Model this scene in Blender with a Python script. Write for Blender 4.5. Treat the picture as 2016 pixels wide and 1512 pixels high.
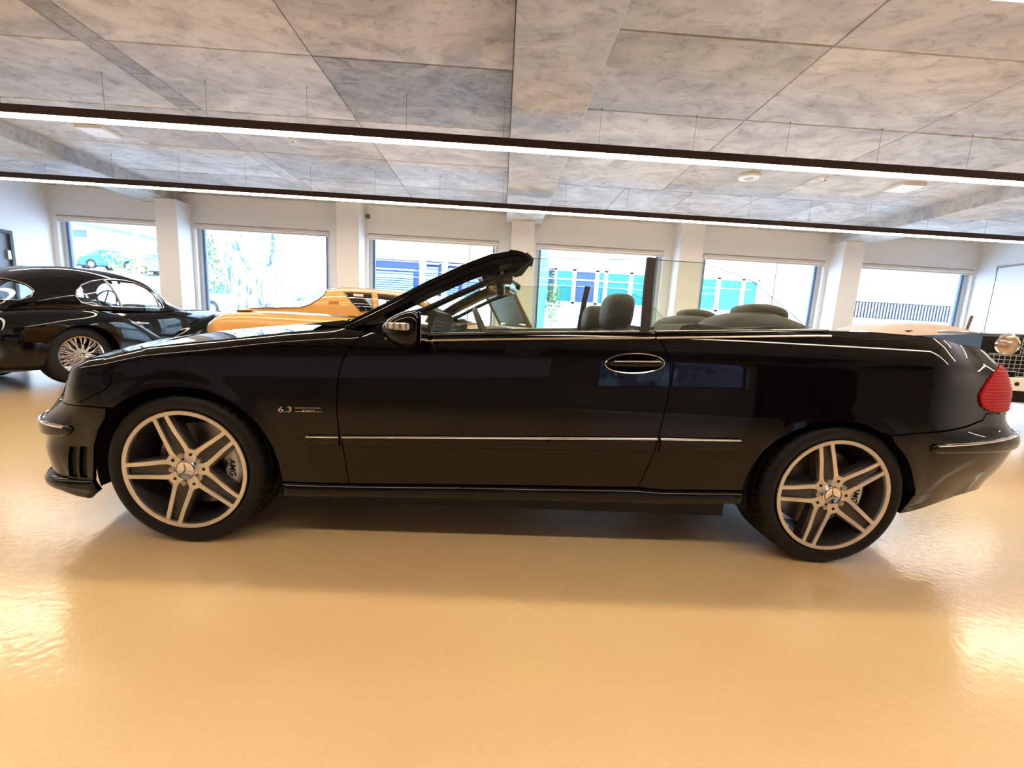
import bpy, math, random
import numpy as np
from mathutils import Vector, Matrix
from mathutils.geometry import delaunay_2d_cdt
for _o in list(bpy.data.objects): bpy.data.objects.remove(_o)
SC = bpy.context.scene
COL = SC.collection
R = math.radians
# ------------------------------------------------------------------ camera
CAMZ = .9704
cam_d = bpy.data.cameras.new('camera'); cam = bpy.data.objects.new('camera', cam_d); COL.objects.link(cam)
cam_d.sensor_width = 36; cam_d.lens = 785.4/2016*36; cam_d.clip_start = .02; cam_d.clip_end = 400
_yaw, _pitch, _roll = 3.448e-2, -.14557, .052886
_f = Vector((math.sin(_yaw)*math.cos(_pitch), math.cos(_yaw)*math.cos(_pitch), math.sin(_pitch)))
_r = Vector((math.cos(_yaw), -math.sin(_yaw), 0)); _u = _r.cross(_f)
_r2 = _r*math.cos(_roll) + _u*math.sin(_roll); _u2 = -_r*math.sin(_roll) + _u*math.cos(_roll)
cam.matrix_world = Matrix(((_r2.x, _u2.x, -_f.x, 0), (_r2.y, _u2.y, -_f.y, 0), (_r2.z, _u2.z, -_f.z, CAMZ), (0, 0, 0, 1)))
SC.camera = cam
# ------------------------------------------------------------------ light and exposure
SC.view_settings.view_transform = 'Standard'; SC.view_settings.look = 'None'
SC.view_settings.gamma = 1; SC.view_settings.use_curve_mapping = False
SC.view_settings.exposure = 0.6
W = bpy.data.worlds.new('sky'); SC.world = W; W.use_nodes = True
_n = W.node_tree.nodes; _l = W.node_tree.links; _n.clear()
_o = _n.new('ShaderNodeOutputWorld'); _b = _n.new('ShaderNodeBackground')
_tc = _n.new('ShaderNodeTexCoord'); _sx = _n.new('ShaderNodeSeparateXYZ'); _cr = _n.new('ShaderNodeValToRGB')
_l.new(_tc.outputs['Generated'], _sx.inputs[0]); _l.new(_sx.outputs['Z'], _cr.inputs[0])
_cr.color_ramp.elements[0].position = 0; _cr.color_ramp.elements[0].color = (.72, .88, 1, 1)
_cr.color_ramp.elements[1].position = .8; _cr.color_ramp.elements[1].color = (.38, .62, 1, 1)
_l.new(_cr.outputs[0], _b.inputs[0]); _b.inputs[1].default_value = SKY = 13.0
_l.new(_b.outputs[0], _o.inputs[0])
sun_d = bpy.data.lights.new('sun', 'SUN'); sun_d.energy = 3.0; sun_d.angle = R(3); sun_d.color = (1, .97, .9)
sun = bpy.data.objects.new('sun', sun_d); COL.objects.link(sun)
sun.rotation_euler = (R(38), 0, R(38))      # high, from behind the building: lights the facades across the street
STRIP_E = 21.0
STRIP_C = (1, .84, .66)

# ------------------------------------------------------------------ helpers
def tag(o, label=None, cat=None, group=None, kind=None):
    if label: o['label'] = label
    if cat: o['category'] = cat
    if group: o['group'] = group
    if kind: o['kind'] = kind
    return o
def empty(name, loc=(0, 0, 0), rz=0, label=None, cat=None, group=None, kind=None):
    o = bpy.data.objects.new(name, None); COL.objects.link(o); o.location = loc; o.rotation_euler = (0, 0, rz)
    o.empty_display_size = .1
    return tag(o, label, cat, group, kind)
class MB:
    """collects shapes; build() links them as one mesh object"""
    def __init__(s): s.v = []; s.f = []; s.m = []; s.mi = 0
    def add(s, vs, fs):
        b = len(s.v); s.v.extend([tuple(map(float, p)) for p in vs]); s.f.extend([tuple(b+i for i in f) for f in fs]); s.m.extend([s.mi]*len(fs)); return s
    def box(s, x0, x1, y0, y1, z0, z1, M=None, bev=0):
        if bev:
            b = min(bev, (x1-x0)/2.01, (y1-y0)/2.01, (z1-z0)/2.01); vs = []; 
            for k, (X, Y, Z) in enumerate([(a, c, d) for d in (z0, z1) for c in (y0, y1) for a in (x0, x1)]):
                sx = 1 if X == x0 else -1; sy = 1 if Y == y0 else -1; sz = 1 if Z == z0 else -1
                vs += [(X+sx*b, Y+sy*b, Z), (X+sx*b, Y, Z+sz*b), (X, Y+sy*b, Z+sz*b)]
            import itertools
            c = Vector(((x0+x1)/2, (y0+y1)/2, (z0+z1)/2)); fs = []
            idx = lambda i, j, k: (k*4+j*2+i)*3
            def fc(l):
                P = [Vector(vs[q]) for q in l]; n = (P[1]-P[0]).cross(P[2]-P[0]); m = sum(P, Vector())/len(P)
                fs.append(l if n.dot(m-c) > 0 else l[::-1])
            for k in (0, 1): fc([idx(0,0,k), idx(1,0,k), idx(1,1,k), idx(0,1,k)])
            for j in (0, 1): fc([idx(0,j,0)+1, idx(1,j,0)+1, idx(1,j,1)+1, idx(0,j,1)+1])
            for i in (0, 1): fc([idx(i,0,0)+2, idx(i,1,0)+2, idx(i,1,1)+2, idx(i,0,1)+2])
            for j in (0, 1):
                for k in (0, 1): fc([idx(0,j,k), idx(1,j,k), idx(1,j,k)+1, idx(0,j,k)+1])
            for i in (0, 1):
                for k in (0, 1): fc([idx(i,0,k), idx(i,1,k), idx(i,1,k)+2, idx(i,0,k)+2])
            for i in (0, 1):
                for j in (0, 1): fc([idx(i,j,0)+1, idx(i,j,1)+1, idx(i,j,1)+2, idx(i,j,0)+2])
            for i in (0, 1):
                for j in (0, 1):
                    for k in (0, 1): fc([idx(i,j,k), idx(i,j,k)+1, idx(i,j,k)+2])
        else:
            vs = [(x0,y0,z0),(x1,y0,z0),(x1,y1,z0),(x0,y1,z0),(x0,y0,z1),(x1,y0,z1),(x1,y1,z1),(x0,y1,z1)]
            fs = [(0,3,2,1),(4,5,6,7),(0,1,5,4),(1,2,6,5),(2,3,7,6),(3,0,4,7)]
        if M is not None: vs = [tuple(M @ Vector(p)) for p in vs]
        return s.add(vs, fs)
    def tube(s, pts, r, n=10, cap=True, closed=False, flat=None):
        P = [Vector(p) for p in pts]; N = len(P); rr = r if hasattr(r, '__len__') else [r]*N; vs = []; fs = []
        up = None
        for i, p in enumerate(P):
            t = (P[(i+1) % N]-P[i-1]) if closed else (P[min(i+1, N-1)]-P[max(i-1, 0)]); t.normalize()
            if up is None: up = Vector((0, 0, 1)) if abs(t.z) < .9 else Vector((1, 0, 0))
            a = t.cross(up)
            if a.length < 1e-5: a = t.orthogonal()
            a.normalize(); b = a.cross(t).normalized(); up = b
            for k in range(n):
                q = 2*math.pi*k/n; vs.append(p + a*math.cos(q)*rr[i] + b*math.sin(q)*rr[i]*(flat or 1))
        for i in range(N if closed else N-1):
            j = (i+1) % N
            for k in range(n): fs.append((i*n+k, i*n+(k+1) % n, j*n+(k+1) % n, j*n+k))
        if cap and not closed: fs.append(tuple(range(n))[::-1]); fs.append(tuple((N-1)*n+k for k in range(n)))
        return s.add(vs, fs)
    def lathe(s, prof, n=32, M=None, a0=0, a1=2*math.pi):
        """prof: (radius, axial) pairs; axis = local Y"""
        full = abs(a1-a0-2*math.pi) < 1e-6; vs = []; fs = []; m = n if full else n+1
        for (r, y) in prof:
            for k in range(m):
                q = a0+(a1-a0)*k/n; vs.append((r*math.cos(q), y, r*math.sin(q)))
        for i in range(len(prof)-1):
            for k in range(n):
                k2 = (k+1) % m; fs.append((i*m+k, (i+1)*m+k, (i+1)*m+k2, i*m+k2))
        if M is not None: vs = [tuple(M @ Vector(p)) for p in vs]
        return s.add(vs, fs)
    def grid(s, G, flip=False, closev=False):
        G = np.asarray(G, float); a, b = G.shape[:2]; fs = []
        for i in range(a-1):
            for j in range(b if closev else b-1):
                q = (i*b+j, (i+1)*b+j, (i+1)*b+(j+1) % b, i*b+(j+1) % b); fs.append(q[::-1] if flip else q)
        return s.add(G.reshape(-1, 3).tolist(), fs)
    def prism(s, pts, d0, d1, M=None, axis='y'):
        """2-D outline (x,z) extruded along y from d0 to d1"""
        n = len(pts); A = sum(pts[i][0]*pts[(i+1) % n][1]-pts[(i+1) % n][0]*pts[i][1] for i in range(n))
        if A < 0: pts = pts[::-1]
        if axis == 'y': vs = [(p[0], d0, p[1]) for p in pts]+[(p[0], d1, p[1]) for p in pts]
        else: vs = [(p[0], p[1], d0) for p in pts]+[(p[0], p[1], d1) for p in pts]
        fl = axis == 'y'
        fs = [tuple(range(n)), tuple(range(n, 2*n))[::-1]] + [(i, n+i, n+(i+1) % n, (i+1) % n) for i in range(n)]
        if not fl: fs = [f[::-1] for f in fs]
        if M is not None: vs = [tuple(M @ Vector(p)) for p in vs]
        return s.add(vs, fs)
    def build(s, name, mats, parent=None, smooth=35, loc=None, label=None, cat=None, group=None, kind=None, wn=False):
        me = bpy.data.meshes.new(name); me.from_pydata(s.v, [], s.f)
        if not isinstance(mats, (list, tuple)): mats = [mats]
        for m in mats: me.materials.append(m)
        if len(mats) > 1: me.polygons.foreach_set('material_index', s.m)
        if smooth:
            me.shade_smooth()
            if smooth < 180: me.set_sharp_from_angle(angle=R(smooth))
        me.validate(); me.update()
        o = bpy.data.objects.new(name, me); COL.objects.link(o)
        if loc is not None: o.location = loc
        if parent is not None: o.parent = parent
        return tag(o, label, cat, group, kind)
def dup(o, parent=None, loc=None, rot=None, scale=None):
    c = o.copy(); COL.objects.link(c)
    if parent is not None: c.parent = parent
    if loc is not None: c.location = loc
    if rot is not None: c.rotation_euler = rot
    if scale is not None: c.scale = scale
    return c
def dup_tree(o, parent=None):
    c = o.copy(); COL.objects.link(c); c.parent = parent
    for ch in list(o.children): dup_tree(ch, c)
    return c
# ------------------------------------------------------------------ materials
MATS = {}
def mat(name, col, rough=.5, metal=0, coat=0, coat_r=.03, ior=1.5, emit=None, es=0, trans=0, alpha=1, spec=.5, noise=None, bump=None, sheen=0):
    """noise=(scale, colour2, amount, stretch)  bump=(scale, strength)"""
    if name in MATS: return MATS[name]
    m = bpy.data.materials.new(name); m.use_nodes = True; nt = m.node_tree; b = nt.nodes['Principled BSDF']; L = nt.links
    b.inputs['Base Color'].default_value = (*col, 1); b.inputs['Roughness'].default_value = rough; b.inputs['Metallic'].default_value = metal
    b.inputs['Coat Weight'].default_value = coat; b.inputs['Coat Roughness'].default_value = coat_r; b.inputs['IOR'].default_value = ior
    b.inputs['Specular IOR Level'].default_value = spec
    b.inputs['Transmission Weight'].default_value = trans; b.inputs['Alpha'].default_value = alpha
    if sheen: b.inputs['Sheen Weight'].default_value = sheen
    if emit: b.inputs['Emission Color'].default_value = (*emit, 1); b.inputs['Emission Strength'].default_value = es
    if noise or bump:
        tc = nt.nodes.new('ShaderNodeTexCoord')
    if noise:
        sc, c2, amt = noise[:3]
        mp = nt.nodes.new('ShaderNodeMapping'); mp.inputs['Scale'].default_value = noise[3] if len(noise) > 3 else (1, 1, 1)
        t = nt.nodes.new('ShaderNodeTexNoise'); t.inputs['Scale'].default_value = sc; t.inputs['Detail'].default_value = 6; t.inputs['Roughness'].default_value = .65
        cr = nt.nodes.new('ShaderNodeValToRGB'); cr.color_ramp.elements[0].position = .5-amt/2; cr.color_ramp.elements[1].position = .5+amt/2
        cr.color_ramp.elements[0].color = (*col, 1); cr.color_ramp.elements[1].color = (*c2, 1)
        L.new(tc.outputs['Object'], mp.inputs[0]); L.new(mp.outputs[0], t.inputs['Vector']); L.new(t.outputs[0], cr.inputs[0]); L.new(cr.outputs[0], b.inputs['Base Color'])
    if bump:
        t2 = nt.nodes.new('ShaderNodeTexNoise'); t2.inputs['Scale'].default_value = bump[0]; t2.inputs['Detail'].default_value = 4
        bp = nt.nodes.new('ShaderNodeBump'); bp.inputs['Strength'].default_value = bump[1]; bp.inputs['Distance'].default_value = bump[2] if len(bump) > 2 else .01
        L.new(tc.outputs['Object'], t2.inputs['Vector']); L.new(t2.outputs[0], bp.inputs['Height']); L.new(bp.outputs[0], b.inputs['Normal'])
    MATS[name] = m; return m
def glass(name, tint=(1, 1, 1), refl=1.5, alpha=.12):
    """thin sheet glass: transparent, tinted, with a mirror coat by Fresnel"""
    if name in MATS: return MATS[name]
    m = bpy.data.materials.new(name); m.use_nodes = True; nt = m.node_tree; N = nt.nodes; L = nt.links; N.clear()
    o = N.new('ShaderNodeOutputMaterial'); mx = N.new('ShaderNodeMixShader'); lw = N.new('ShaderNodeLayerWeight'); lw.inputs[0].default_value = .5; pw = N.new('ShaderNodeMath'); pw.operation = 'POWER'; pw.inputs[1].default_value = 5; fr = N.new('ShaderNodeMath'); fr.operation = 'MULTIPLY_ADD'; fr.inputs[1].default_value = .92; fr.inputs[2].default_value = .06; L.new(lw.outputs['Facing'], pw.inputs[0]); L.new(pw.outputs[0], fr.inputs[0])
    t = N.new('ShaderNodeBsdfTransparent'); t.inputs[0].default_value = (*tint, 1); g = N.new('ShaderNodeBsdfGlossy'); g.inputs['Roughness'].default_value = .01
    L.new(fr.outputs[0], mx.inputs[0]); L.new(t.outputs[0], mx.inputs[1]); L.new(g.outputs[0], mx.inputs[2]); L.new(mx.outputs[0], o.inputs[0])
    MATS[name] = m; return m
BLACK = mat('black paint', (.0022, .0018, .0018), .025, ior=1.40)
RUBBER = mat('black rubber', (.004, .0035, .0035), .6, spec=.3, bump=(60, .15, .002))
DARK = mat('matt black', (.006, .006, .006), .7)
PLAST = mat('dark plastic', (.018, .018, .02), .45)
CHROME = mat('chrome', (.85, .85, .86), .08, 1)
SILVER = mat('machined silver', (.80, .76, .73), .32, 1)
GREYM = mat('gunmetal paint', (.04, .036, .033), .4, .35, coat=.3)
STEEL = mat('brushed steel', (.45, .44, .43), .38, 1)
LEATHER = mat('dark grey leather', (.016, .016, .0155), .5, spec=.35, bump=(180, .25, .002))
GLASS = glass('clear glass', (.96, .98, .98))
TINT = glass('green tinted glass', (.93, .955, .89))
WHITEL = mat('clear lens', (.75, .75, .72), .15, coat=1)
# ------------------------------------------------------------------ room shell
H = 3.2; DB = 8.5; XL, XR = -8.97, 10.05; YF = -5.0
def concrete(name, dark=0):
    m = bpy.data.materials.new(name); m.use_nodes = True; nt = m.node_tree; N = nt.nodes; L = nt.links; b = N['Principled BSDF']
    b.inputs['Roughness'].default_value = .62
    tc = N.new('ShaderNodeTexCoord'); oi = N.new('ShaderNodeObjectInfo')
    add = N.new('ShaderNodeVectorMath'); add.operation = 'ADD'; sc = N.new('ShaderNodeVectorMath'); sc.operation = 'SCALE'; sc.inputs['Scale'].default_value = 37
    cb = N.new('ShaderNodeCombineXYZ'); L.new(oi.outputs['Random'], cb.inputs[0]); L.new(oi.outputs['Random'], cb.inputs[1]); L.new(cb.outputs[0], sc.inputs[0])
    L.new(tc.outputs['Object'], add.inputs[0]); L.new(sc.outputs[0], add.inputs[1])
    n1 = N.new('ShaderNodeTexNoise'); n1.inputs['Scale'].default_value = 1.3; n1.inputs['Detail'].default_value = 8; n1.inputs['Roughness'].default_value = .6; n1.inputs['Distortion'].default_value = 1.6
    n2 = N.new('ShaderNodeTexNoise'); n2.inputs['Scale'].default_value = 7; n2.inputs['Distortion'].default_value = .8; n2.inputs['Detail'].default_value = 8; n2.inputs['Roughness'].default_value = .7
    n3 = N.new('ShaderNodeTexVoronoi'); n3.inputs['Scale'].default_value = 5.5
    mp = N.new('ShaderNodeMapping'); mp.inputs['Scale'].default_value = (.8, 1.35, 1)
    L.new(add.outputs[0], mp.inputs[0])
    for n in (n1, n2): L.new(mp.outputs[0], n.inputs['Vector'])
    L.new(add.outputs[0], n3.inputs['Vector'])
    c1 = N.new('ShaderNodeValToRGB'); e = c1.color_ramp.elements; e[0].position = .36; e[1].position = .60
    k = .78 if dark else 1
    e[0].color = (.40*k, .39*k, .385*k, 1); e[1].color = (.60*k, .59*k, .575*k, 1); L.new(n1.outputs[0], c1.inputs[0])
    c2 = N.new('ShaderNodeValToRGB'); e = c2.color_ramp.elements; e[0].position = .30; e[1].position = .55 if dark else .49
    e[0].color = (.42, .41, .42, 1) if dark else (.58, .57, .57, 1); e[1].color = (1, 1, 1, 1); L.new(n2.outputs[0], c2.inputs[0])
    c3 = N.new('ShaderNodeValToRGB'); e = c3.color_ramp.elements; e[0].position = .02; e[1].position = .045; e[0].color = (.45, .42, .4, 1); e[1].color = (1, 1, 1, 1); L.new(n3.outputs['Distance'], c3.inputs[0])
    m1 = N.new('ShaderNodeMix'); m1.data_type = 'RGBA'; m1.blend_type = 'MULTIPLY'; m1.inputs[0].default_value = 1; L.new(c1.outputs[0], m1.inputs[6]); L.new(c2.outputs[0], m1.inputs[7])
    m2 = N.new('ShaderNodeMix'); m2.data_type = 'RGBA'; m2.blend_type = 'MULTIPLY'; m2.inputs[0].default_value = 1; L.new(m1.outputs[2], m2.inputs[6]); L.new(c3.outputs[0], m2.inputs[7])
    mr = N.new('ShaderNodeMapRange'); mr.inputs['To Min'].default_value = .86; mr.inputs['To Max'].default_value = 1.12; L.new(oi.outputs['Random'], mr.inputs['Value'])
    m3 = N.new('ShaderNodeVectorMath'); m3.operation = 'SCALE'; L.new(m2.outputs[2], m3.inputs[0]); L.new(mr.outputs[0], m3.inputs['Scale'])
    L.new(m3.outputs[0], b.inputs['Base Color'])
    bp = N.new('ShaderNodeBump'); bp.inputs['Strength'].default_value = .25; bp.inputs['Distance'].default_value = .004; L.new(n2.outputs[0], bp.inputs['Height']); L.new(bp.outputs[0], b.inputs['Normal'])
    MATS[name] = m; return m
CONC = concrete('board-marked concrete'); CONCD = concrete('stained grey concrete', 1)
WALL = mat('white wall paint', (.74, .74, .76), .7, bump=(120, .05, .001))
def floor_mat():
    m = bpy.data.materials.new('beige epoxy floor'); m.use_nodes = True; nt = m.node_tree; N = nt.nodes; L = nt.links; b = N['Principled BSDF']
    tc = N.new('ShaderNodeTexCoord'); n1 = N.new('ShaderNodeTexNoise'); n1.inputs['Scale'].default_value = .7; n1.inputs['Detail'].default_value = 5
    cr = N.new('ShaderNodeValToRGB'); e = cr.color_ramp.elements; e[0].position = .35; e[1].position = .7; e[0].color = (.76, .49, .26, 1); e[1].color = (.78, .60, .28, 1)
    L.new(tc.outputs['Object'], n1.inputs['Vector']); L.new(n1.outputs[0], cr.inputs[0]); L.new(cr.outputs[0], b.inputs['Base Color'])
    b.inputs['Roughness'].default_value = .30; b.inputs['Coat Weight'].default_value = 1.0; b.inputs['Coat Roughness'].default_value = .14; b.inputs['Coat IOR'].default_value = 1.65
    n2 = N.new('ShaderNodeTexNoise'); n2.inputs['Scale'].default_value = 34; n2.inputs['Detail'].default_value = 3
    n3 = N.new('ShaderNodeTexNoise'); n3.inputs['Scale'].default_value = .9; n3.inputs['Detail'].default_value = 2
    c3 = N.new('ShaderNodeMath'); c3.operation = 'MULTIPLY'; L.new(tc.outputs['Object'], n2.inputs['Vector']); L.new(tc.outputs['Object'], n3.inputs['Vector'])
    L.new(n2.outputs[0], c3.inputs[0]); L.new(n3.outputs[0], c3.inputs[1])
    bp = N.new('ShaderNodeBump'); bp.inputs['Strength'].default_value = .55; bp.inputs['Distance'].default_value = .004
    L.new(c3.outputs[0], bp.inputs['Height']); L.new(bp.outputs[0], b.inputs['Normal']); L.new(bp.outputs[0], b.inputs['Coat Normal'])
    return m
MB().box(XL-.3, XR+.3, YF-.3, DB+.3, -.25, 0).build('floor', floor_mat(), kind='structure', label='glossy warm beige epoxy floor')
ceil = MB().box(XL-.3, XR+.3, YF-.3, DB+.3, H+.02, H+.35).build('ceiling', mat('joint shadow concrete', (.12, .105, .095), .9), kind='structure', label='exposed concrete ceiling of board-marked panels')
random.seed(4)
def panels(xs, ys, dark=(), skip=()):
    for i in range(len(xs)-1):
        for j in range(len(ys)-1):
            g = .004; x0, x1, y0, y1 = xs[i]+g, xs[i+1]-g, ys[j]+g, ys[j+1]-g
            dz = random.uniform(0, .003)
            cx_, cy_ = (x0+x1)/2, (y0+y1)/2; w, d = (x1-x0)/2, (y1-y0)/2; b = .006
            vs = [(-w,-d,.02),(w,-d,.02),(w,d,.02),(-w,d,.02),(-w,-d,b-dz),(w,-d,b-dz),(w,d,b-dz),(-w,d,b-dz),(-w+b,-d+b,-dz),(w-b,-d+b,-dz),(w-b,d-b,-dz),(-w+b,d-b,-dz)]
            fs = [(0,1,5,4),(1,2,6,5),(2,3,7,6),(3,0,4,7),(4,5,9,8),(5,6,10,9),(6,7,11,10),(7,4,8,11),(11,10,9,8)]
            fs = [f[::-1] if k < 8 else f for k, f in enumerate(fs)]
            MB().add(vs, fs).build('ceiling_panel', CONCD if (i, j) in dark else CONC, ceil, smooth=0, loc=(cx_, cy_, H))
yl = [-3.8, -2.7, -1.6, -.5, .6, 1.7, 2.8, 3.9, 5.02, 6.12, 7.2, 8.5]
panels([-3.5, -1.76, 0], yl, dark={(1, 7)})
panels([-6.43, -5.0, -3.74], [-3.8, -2.7, -1.6, -.5, .6, 1.7, 2.8, 3.93, 5.04, 6.13, 7.2, 8.5])
panels([-3.74, -3.5], [-3.8, -1.6, .6, 2.8, 5.02, 6.12, 8.5], dark={(0, 2), (0, 3)})
panels([.71, 2.43, 4.23, 6.0, 6.75], [-3.3, -2.2, -1.1, 0, 1.1, 2.2, 3.32, 4.43, 5.53, 6.62])
panels([.71, 1.85, 2.95, 4.05, 5.15, 6.25, 6.75], [6.62, 7.7, 8.5])
panels([-8.97, -7.15], [-3.8, -2, -.2, 1.6, 3.4, 5.2, 7, 8.5])
panels([7.5, 8.8, 10.05], [-3.8, -2, -.2, 1.6, 3.4, 5.2, 7, 8.5])
for (a, b) in ((-7.15, -6.43), (0, .71), (6.75, 7.5)):        # downstand beams
    MB().box(a, b, YF, DB, 3.0, H+.03, bev=.012).build('beam', CONC, ceil, smooth=0, label='concrete downstand beam under the ceiling slab')
# walls
WOP = [(-8.86, -6.85), (-6.2, -3.55), (-2.78, -.13), (.64, 3.30), (4.13, 6.74), (7.46, 10.0)]
WZ0, WZ1 = .15, 2.66
w = MB(); xs = [XL-.3] + [q for p in WOP for q in p] + [XR+.3]
for i in range(0, len(xs), 2): w.box(xs[i], xs[i+1], DB, DB+.28, 0, H)
for a, b in WOP: w.box(a, b, DB, DB+.28, WZ1, H); w.box(a, b, DB, DB+.28, 0, WZ0)
wall_back = w.build('wall_back', WALL, kind='structure', smooth=0, label='white rear wall with six large windows')
for i, (a, b) in enumerate(((-6.67, -6.26), (-3.26, -2.83), (.12, .56), (3.48, 3.94), (6.82, 7.24))):
    MB().box(a, b, 8.14, DB+.01, 0, 3.0 if i in (0, 2, 4) else H, bev=.006).build('column', WALL, wall_back, smooth=0)
FRM = mat('pale grey window frame', (.50, .55, .62), .4); FRD = mat('blue grey window frame', (.10, .16, .30), .5)
BLD = mat('white blind cassette', (.62, .58, .55), .5)
for i, (a, b) in enumerate(WOP):
    t = empty('window_%d' % (i+1), ((a+b)/2, DB+.1, WZ0), kind='structure', label='large fixed window in the rear wall, number %d from the left' % (i+1))
    w2 = (b-a)/2; hh = WZ1-WZ0
    f = MB()
    for s in (-1, 1):
        f.box(min(s*w2, s*(w2-.07)), max(s*w2, s*(w2-.07)), -.02, .07, 0, hh)
    f.box(-w2, w2, -.02, .07, 0, .07); f.box(-w2, w2, -.02, .07, hh-.05, hh); f.build('frame', FRM, t, smooth=0)
    f = MB()
    for s in (-1, 1): f.box(min(s*(w2-.075), s*(w2-.115)), max(s*(w2-.075), s*(w2-.115)), 0, .05, .07, hh-.05)
    f.build('inner_frame', FRD, t, smooth=0)
    if i in (2, 4): MB().box(w2*(.55 if i == 2 else .28)-.012, w2*(.55 if i == 2 else .28)+.012, .01, .04, .07, hh-.05).build('mullion', FRM, t, smooth=0)
    MB().box(-w2+.07, w2-.07, .022, .028, .06, hh-.04).build('pane', GLASS, t, smooth=0)
    MB().box(-w2-.01, w2+.01, -.13, -.03, hh-.09, hh-.01, bev=.02).box(-w2, w2, -.10, -.05, hh-.115, hh-.085, bev=.01).build('blind_cassette', BLD, t, smooth=0)
    MB().box(-w2, w2, -.10, .18, -.02, 0.0).build('sill', FRM, t, smooth=0)
# side walls and the wall behind the camera
wl = MB().box(XL-.3, XL, YF, 6.85, 0, H).box(XL-.3, XL, 7.80, DB, 0, H).box(XL-.3, XL, 6.85, 7.80, 2.15, H).build('wall_left', WALL, kind='structure', smooth=0, label='white left wall with a grey door')
t = empty('door_1', (XL, 7.325, 0), kind='structure', label='blue-grey flush door in the left wall')
DG = mat('blue grey door paint', (.20, .23, .29), .5)
MB().box(-.09, -.04, -.455, .455, .005, 2.13, bev=.004).build('door_leaf', DG, t, smooth=0)
MB().box(-.12, .012, .455, .50, 0, 2.19).box(-.12, .012, -.50, -.455, 0, 2.19).box(-.12, .012, -.455, .455, 2.135, 2.19).build('door_frame', mat('dark door frame', (.05, .055, .07), .5), t, smooth=0)
MB().box(-.045, .004, .40, .452, 1.68, 1.84, bev=.004).build('hinge', STEEL, t, smooth=0)
wr = MB().box(XR, XR+.3, YF, DB, 0, H).build('wall_right', WALL, kind='structure', smooth=0, label='white right wall')
t = empty('door_2', (XR, 7.2, 0), kind='structure', label='flush white door set in the right wall')
MB().box(-.02, -.002, -.9, .9, .01, 2.64, bev=.004).build('door_leaf', WALL, t, smooth=0)
MB().box(-.026, -.001, .905, .925, 0, 2.67).box(-.026, -.001, -.925, -.905, 0, 2.67).box(-.026, -.001, -.905, .905, 2.645, 2.67).build('door_frame', STEEL, t, smooth=0)
# front wall (behind the camera): coloured brown as if dimly lit, glazed shopfront at right, seen mirrored in the paintwork
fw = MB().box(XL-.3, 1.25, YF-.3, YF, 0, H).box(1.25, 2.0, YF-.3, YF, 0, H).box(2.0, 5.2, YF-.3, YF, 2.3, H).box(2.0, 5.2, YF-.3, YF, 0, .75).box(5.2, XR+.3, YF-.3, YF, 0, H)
fw.build('wall_front', mat('dimmed taupe wall', (.34, .26, .22), .7), kind='structure', smooth=0, label='front wall coloured brown as if dimly lit, with a wide shopfront window')
t = empty('window_7', (3.6, YF-.15, .75), kind='structure', label='wide shopfront window in the front wall')
f = MB(); f.box(-1.6, 1.6, -.04, .04, 0, .06).box(-1.6, 1.6, -.04, .04, 1.49, 1.55)
for k in range(3): f.box(-1.6+k*1.57, -1.54+k*1.57, -.04, .04, .06, 1.49)
f.build('frame', FRD, t, smooth=0); MB().box(-1.55, 1.55, -.004, .004, .05, 1.5).build('pane', GLASS, t, smooth=0)
t = empty('reflection_panel', (6.5, YF+.02, 0), kind='structure', label='wide pair of black panels added on the front wall to mirror dark in the rear wing')  # unseen black panels, added for the dark shape mirrored in the rear wing
for s_ in (-1, 1): MB().box(min(s_*.005, s_*1.12), max(s_*.005, s_*1.12), -.02, .03, .01, 2.75, bev=.006).build('door_leaf', DARK, t, smooth=0)  # both leaves are plain dark slabs that shape the reflection
t = empty('display_board', (-3.6, YF+.03, 1.12), label='long pale grey display board on the front wall, mirrored in the convertible door', cat='board')
MB().box(-4.6, 4.6, -.02, .02, 0, 1.18, bev=.006).build('panel', mat('pale grey board', (.62, .61, .64), .6), t, smooth=0)
MB().box(3.2, 3.65, .021, .024, .86, .95).build('red_mark', mat('red ink', (.5, .02, .02), .5), t, smooth=0)
for nm, y, x0, x1 in (('baseboard_back', DB-.02, XL, XR),):
    MB().box(x0, x1, y, y+.02, 0, .1).build(nm, WALL, kind='structure', smooth=0)

# ------------------------------------------------------------------ linear pendant lights
BRZ = mat('dark bronze aluminium', (.03, .012, .007), .45, .3)
DIF = mat('lit opal diffuser', (1, .9, .8), .5, emit=STRIP_C, es=STRIP_E)
CAB = mat('thin steel cable', (.22, .21, .20), .5, .5)
def pendant(y, label):
    t = empty('linear_pendant_light', (0, y, 2.84), label=label, cat='ceiling light', group='linear pendant lights')
    hw = .055
    MB().box(-8.3, 9.3, -hw, hw, -.080, 0, bev=.003).build('housing', BRZ, t, smooth=0)
    MB().box(-8.28, 9.28, -hw+.002, hw-.002, -.088, -.0802, bev=.003).build('diffuser', DIF, t, smooth=0)
    k = 0; x = -7.95
    while x < 9.2:
        c = MB().tube([(0, 0, 0), (0, 0, H-2.84)], .0016, 5).tube([(0, 0, 0), (0, 0, .02)], .003, 6).tube([(0, 0, H-2.84-.012), (0, 0, H-2.84)], .006, 8)
        if any(a-.02 < x < b+.02 for a, b in ((-7.15, -6.43), (0, .71), (6.75, 7.5))):
            c = MB().tube([(0, 0, 0), (0, 0, .16)], .0016, 5).tube([(0, 0, 0), (0, 0, .02)], .003, 6).tube([(0, 0, .148), (0, 0, .16)], .006, 8)
        c.build('suspension_cable', CAB, t, loc=(x, 0, 0)); x += .985
    return t
pendant(4.40, 'long bronze linear pendant with lit underside, the nearer one seen across the frame')
pendant(6.60, 'long bronze linear pendant with lit underside, the farther one near the windows')
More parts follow.
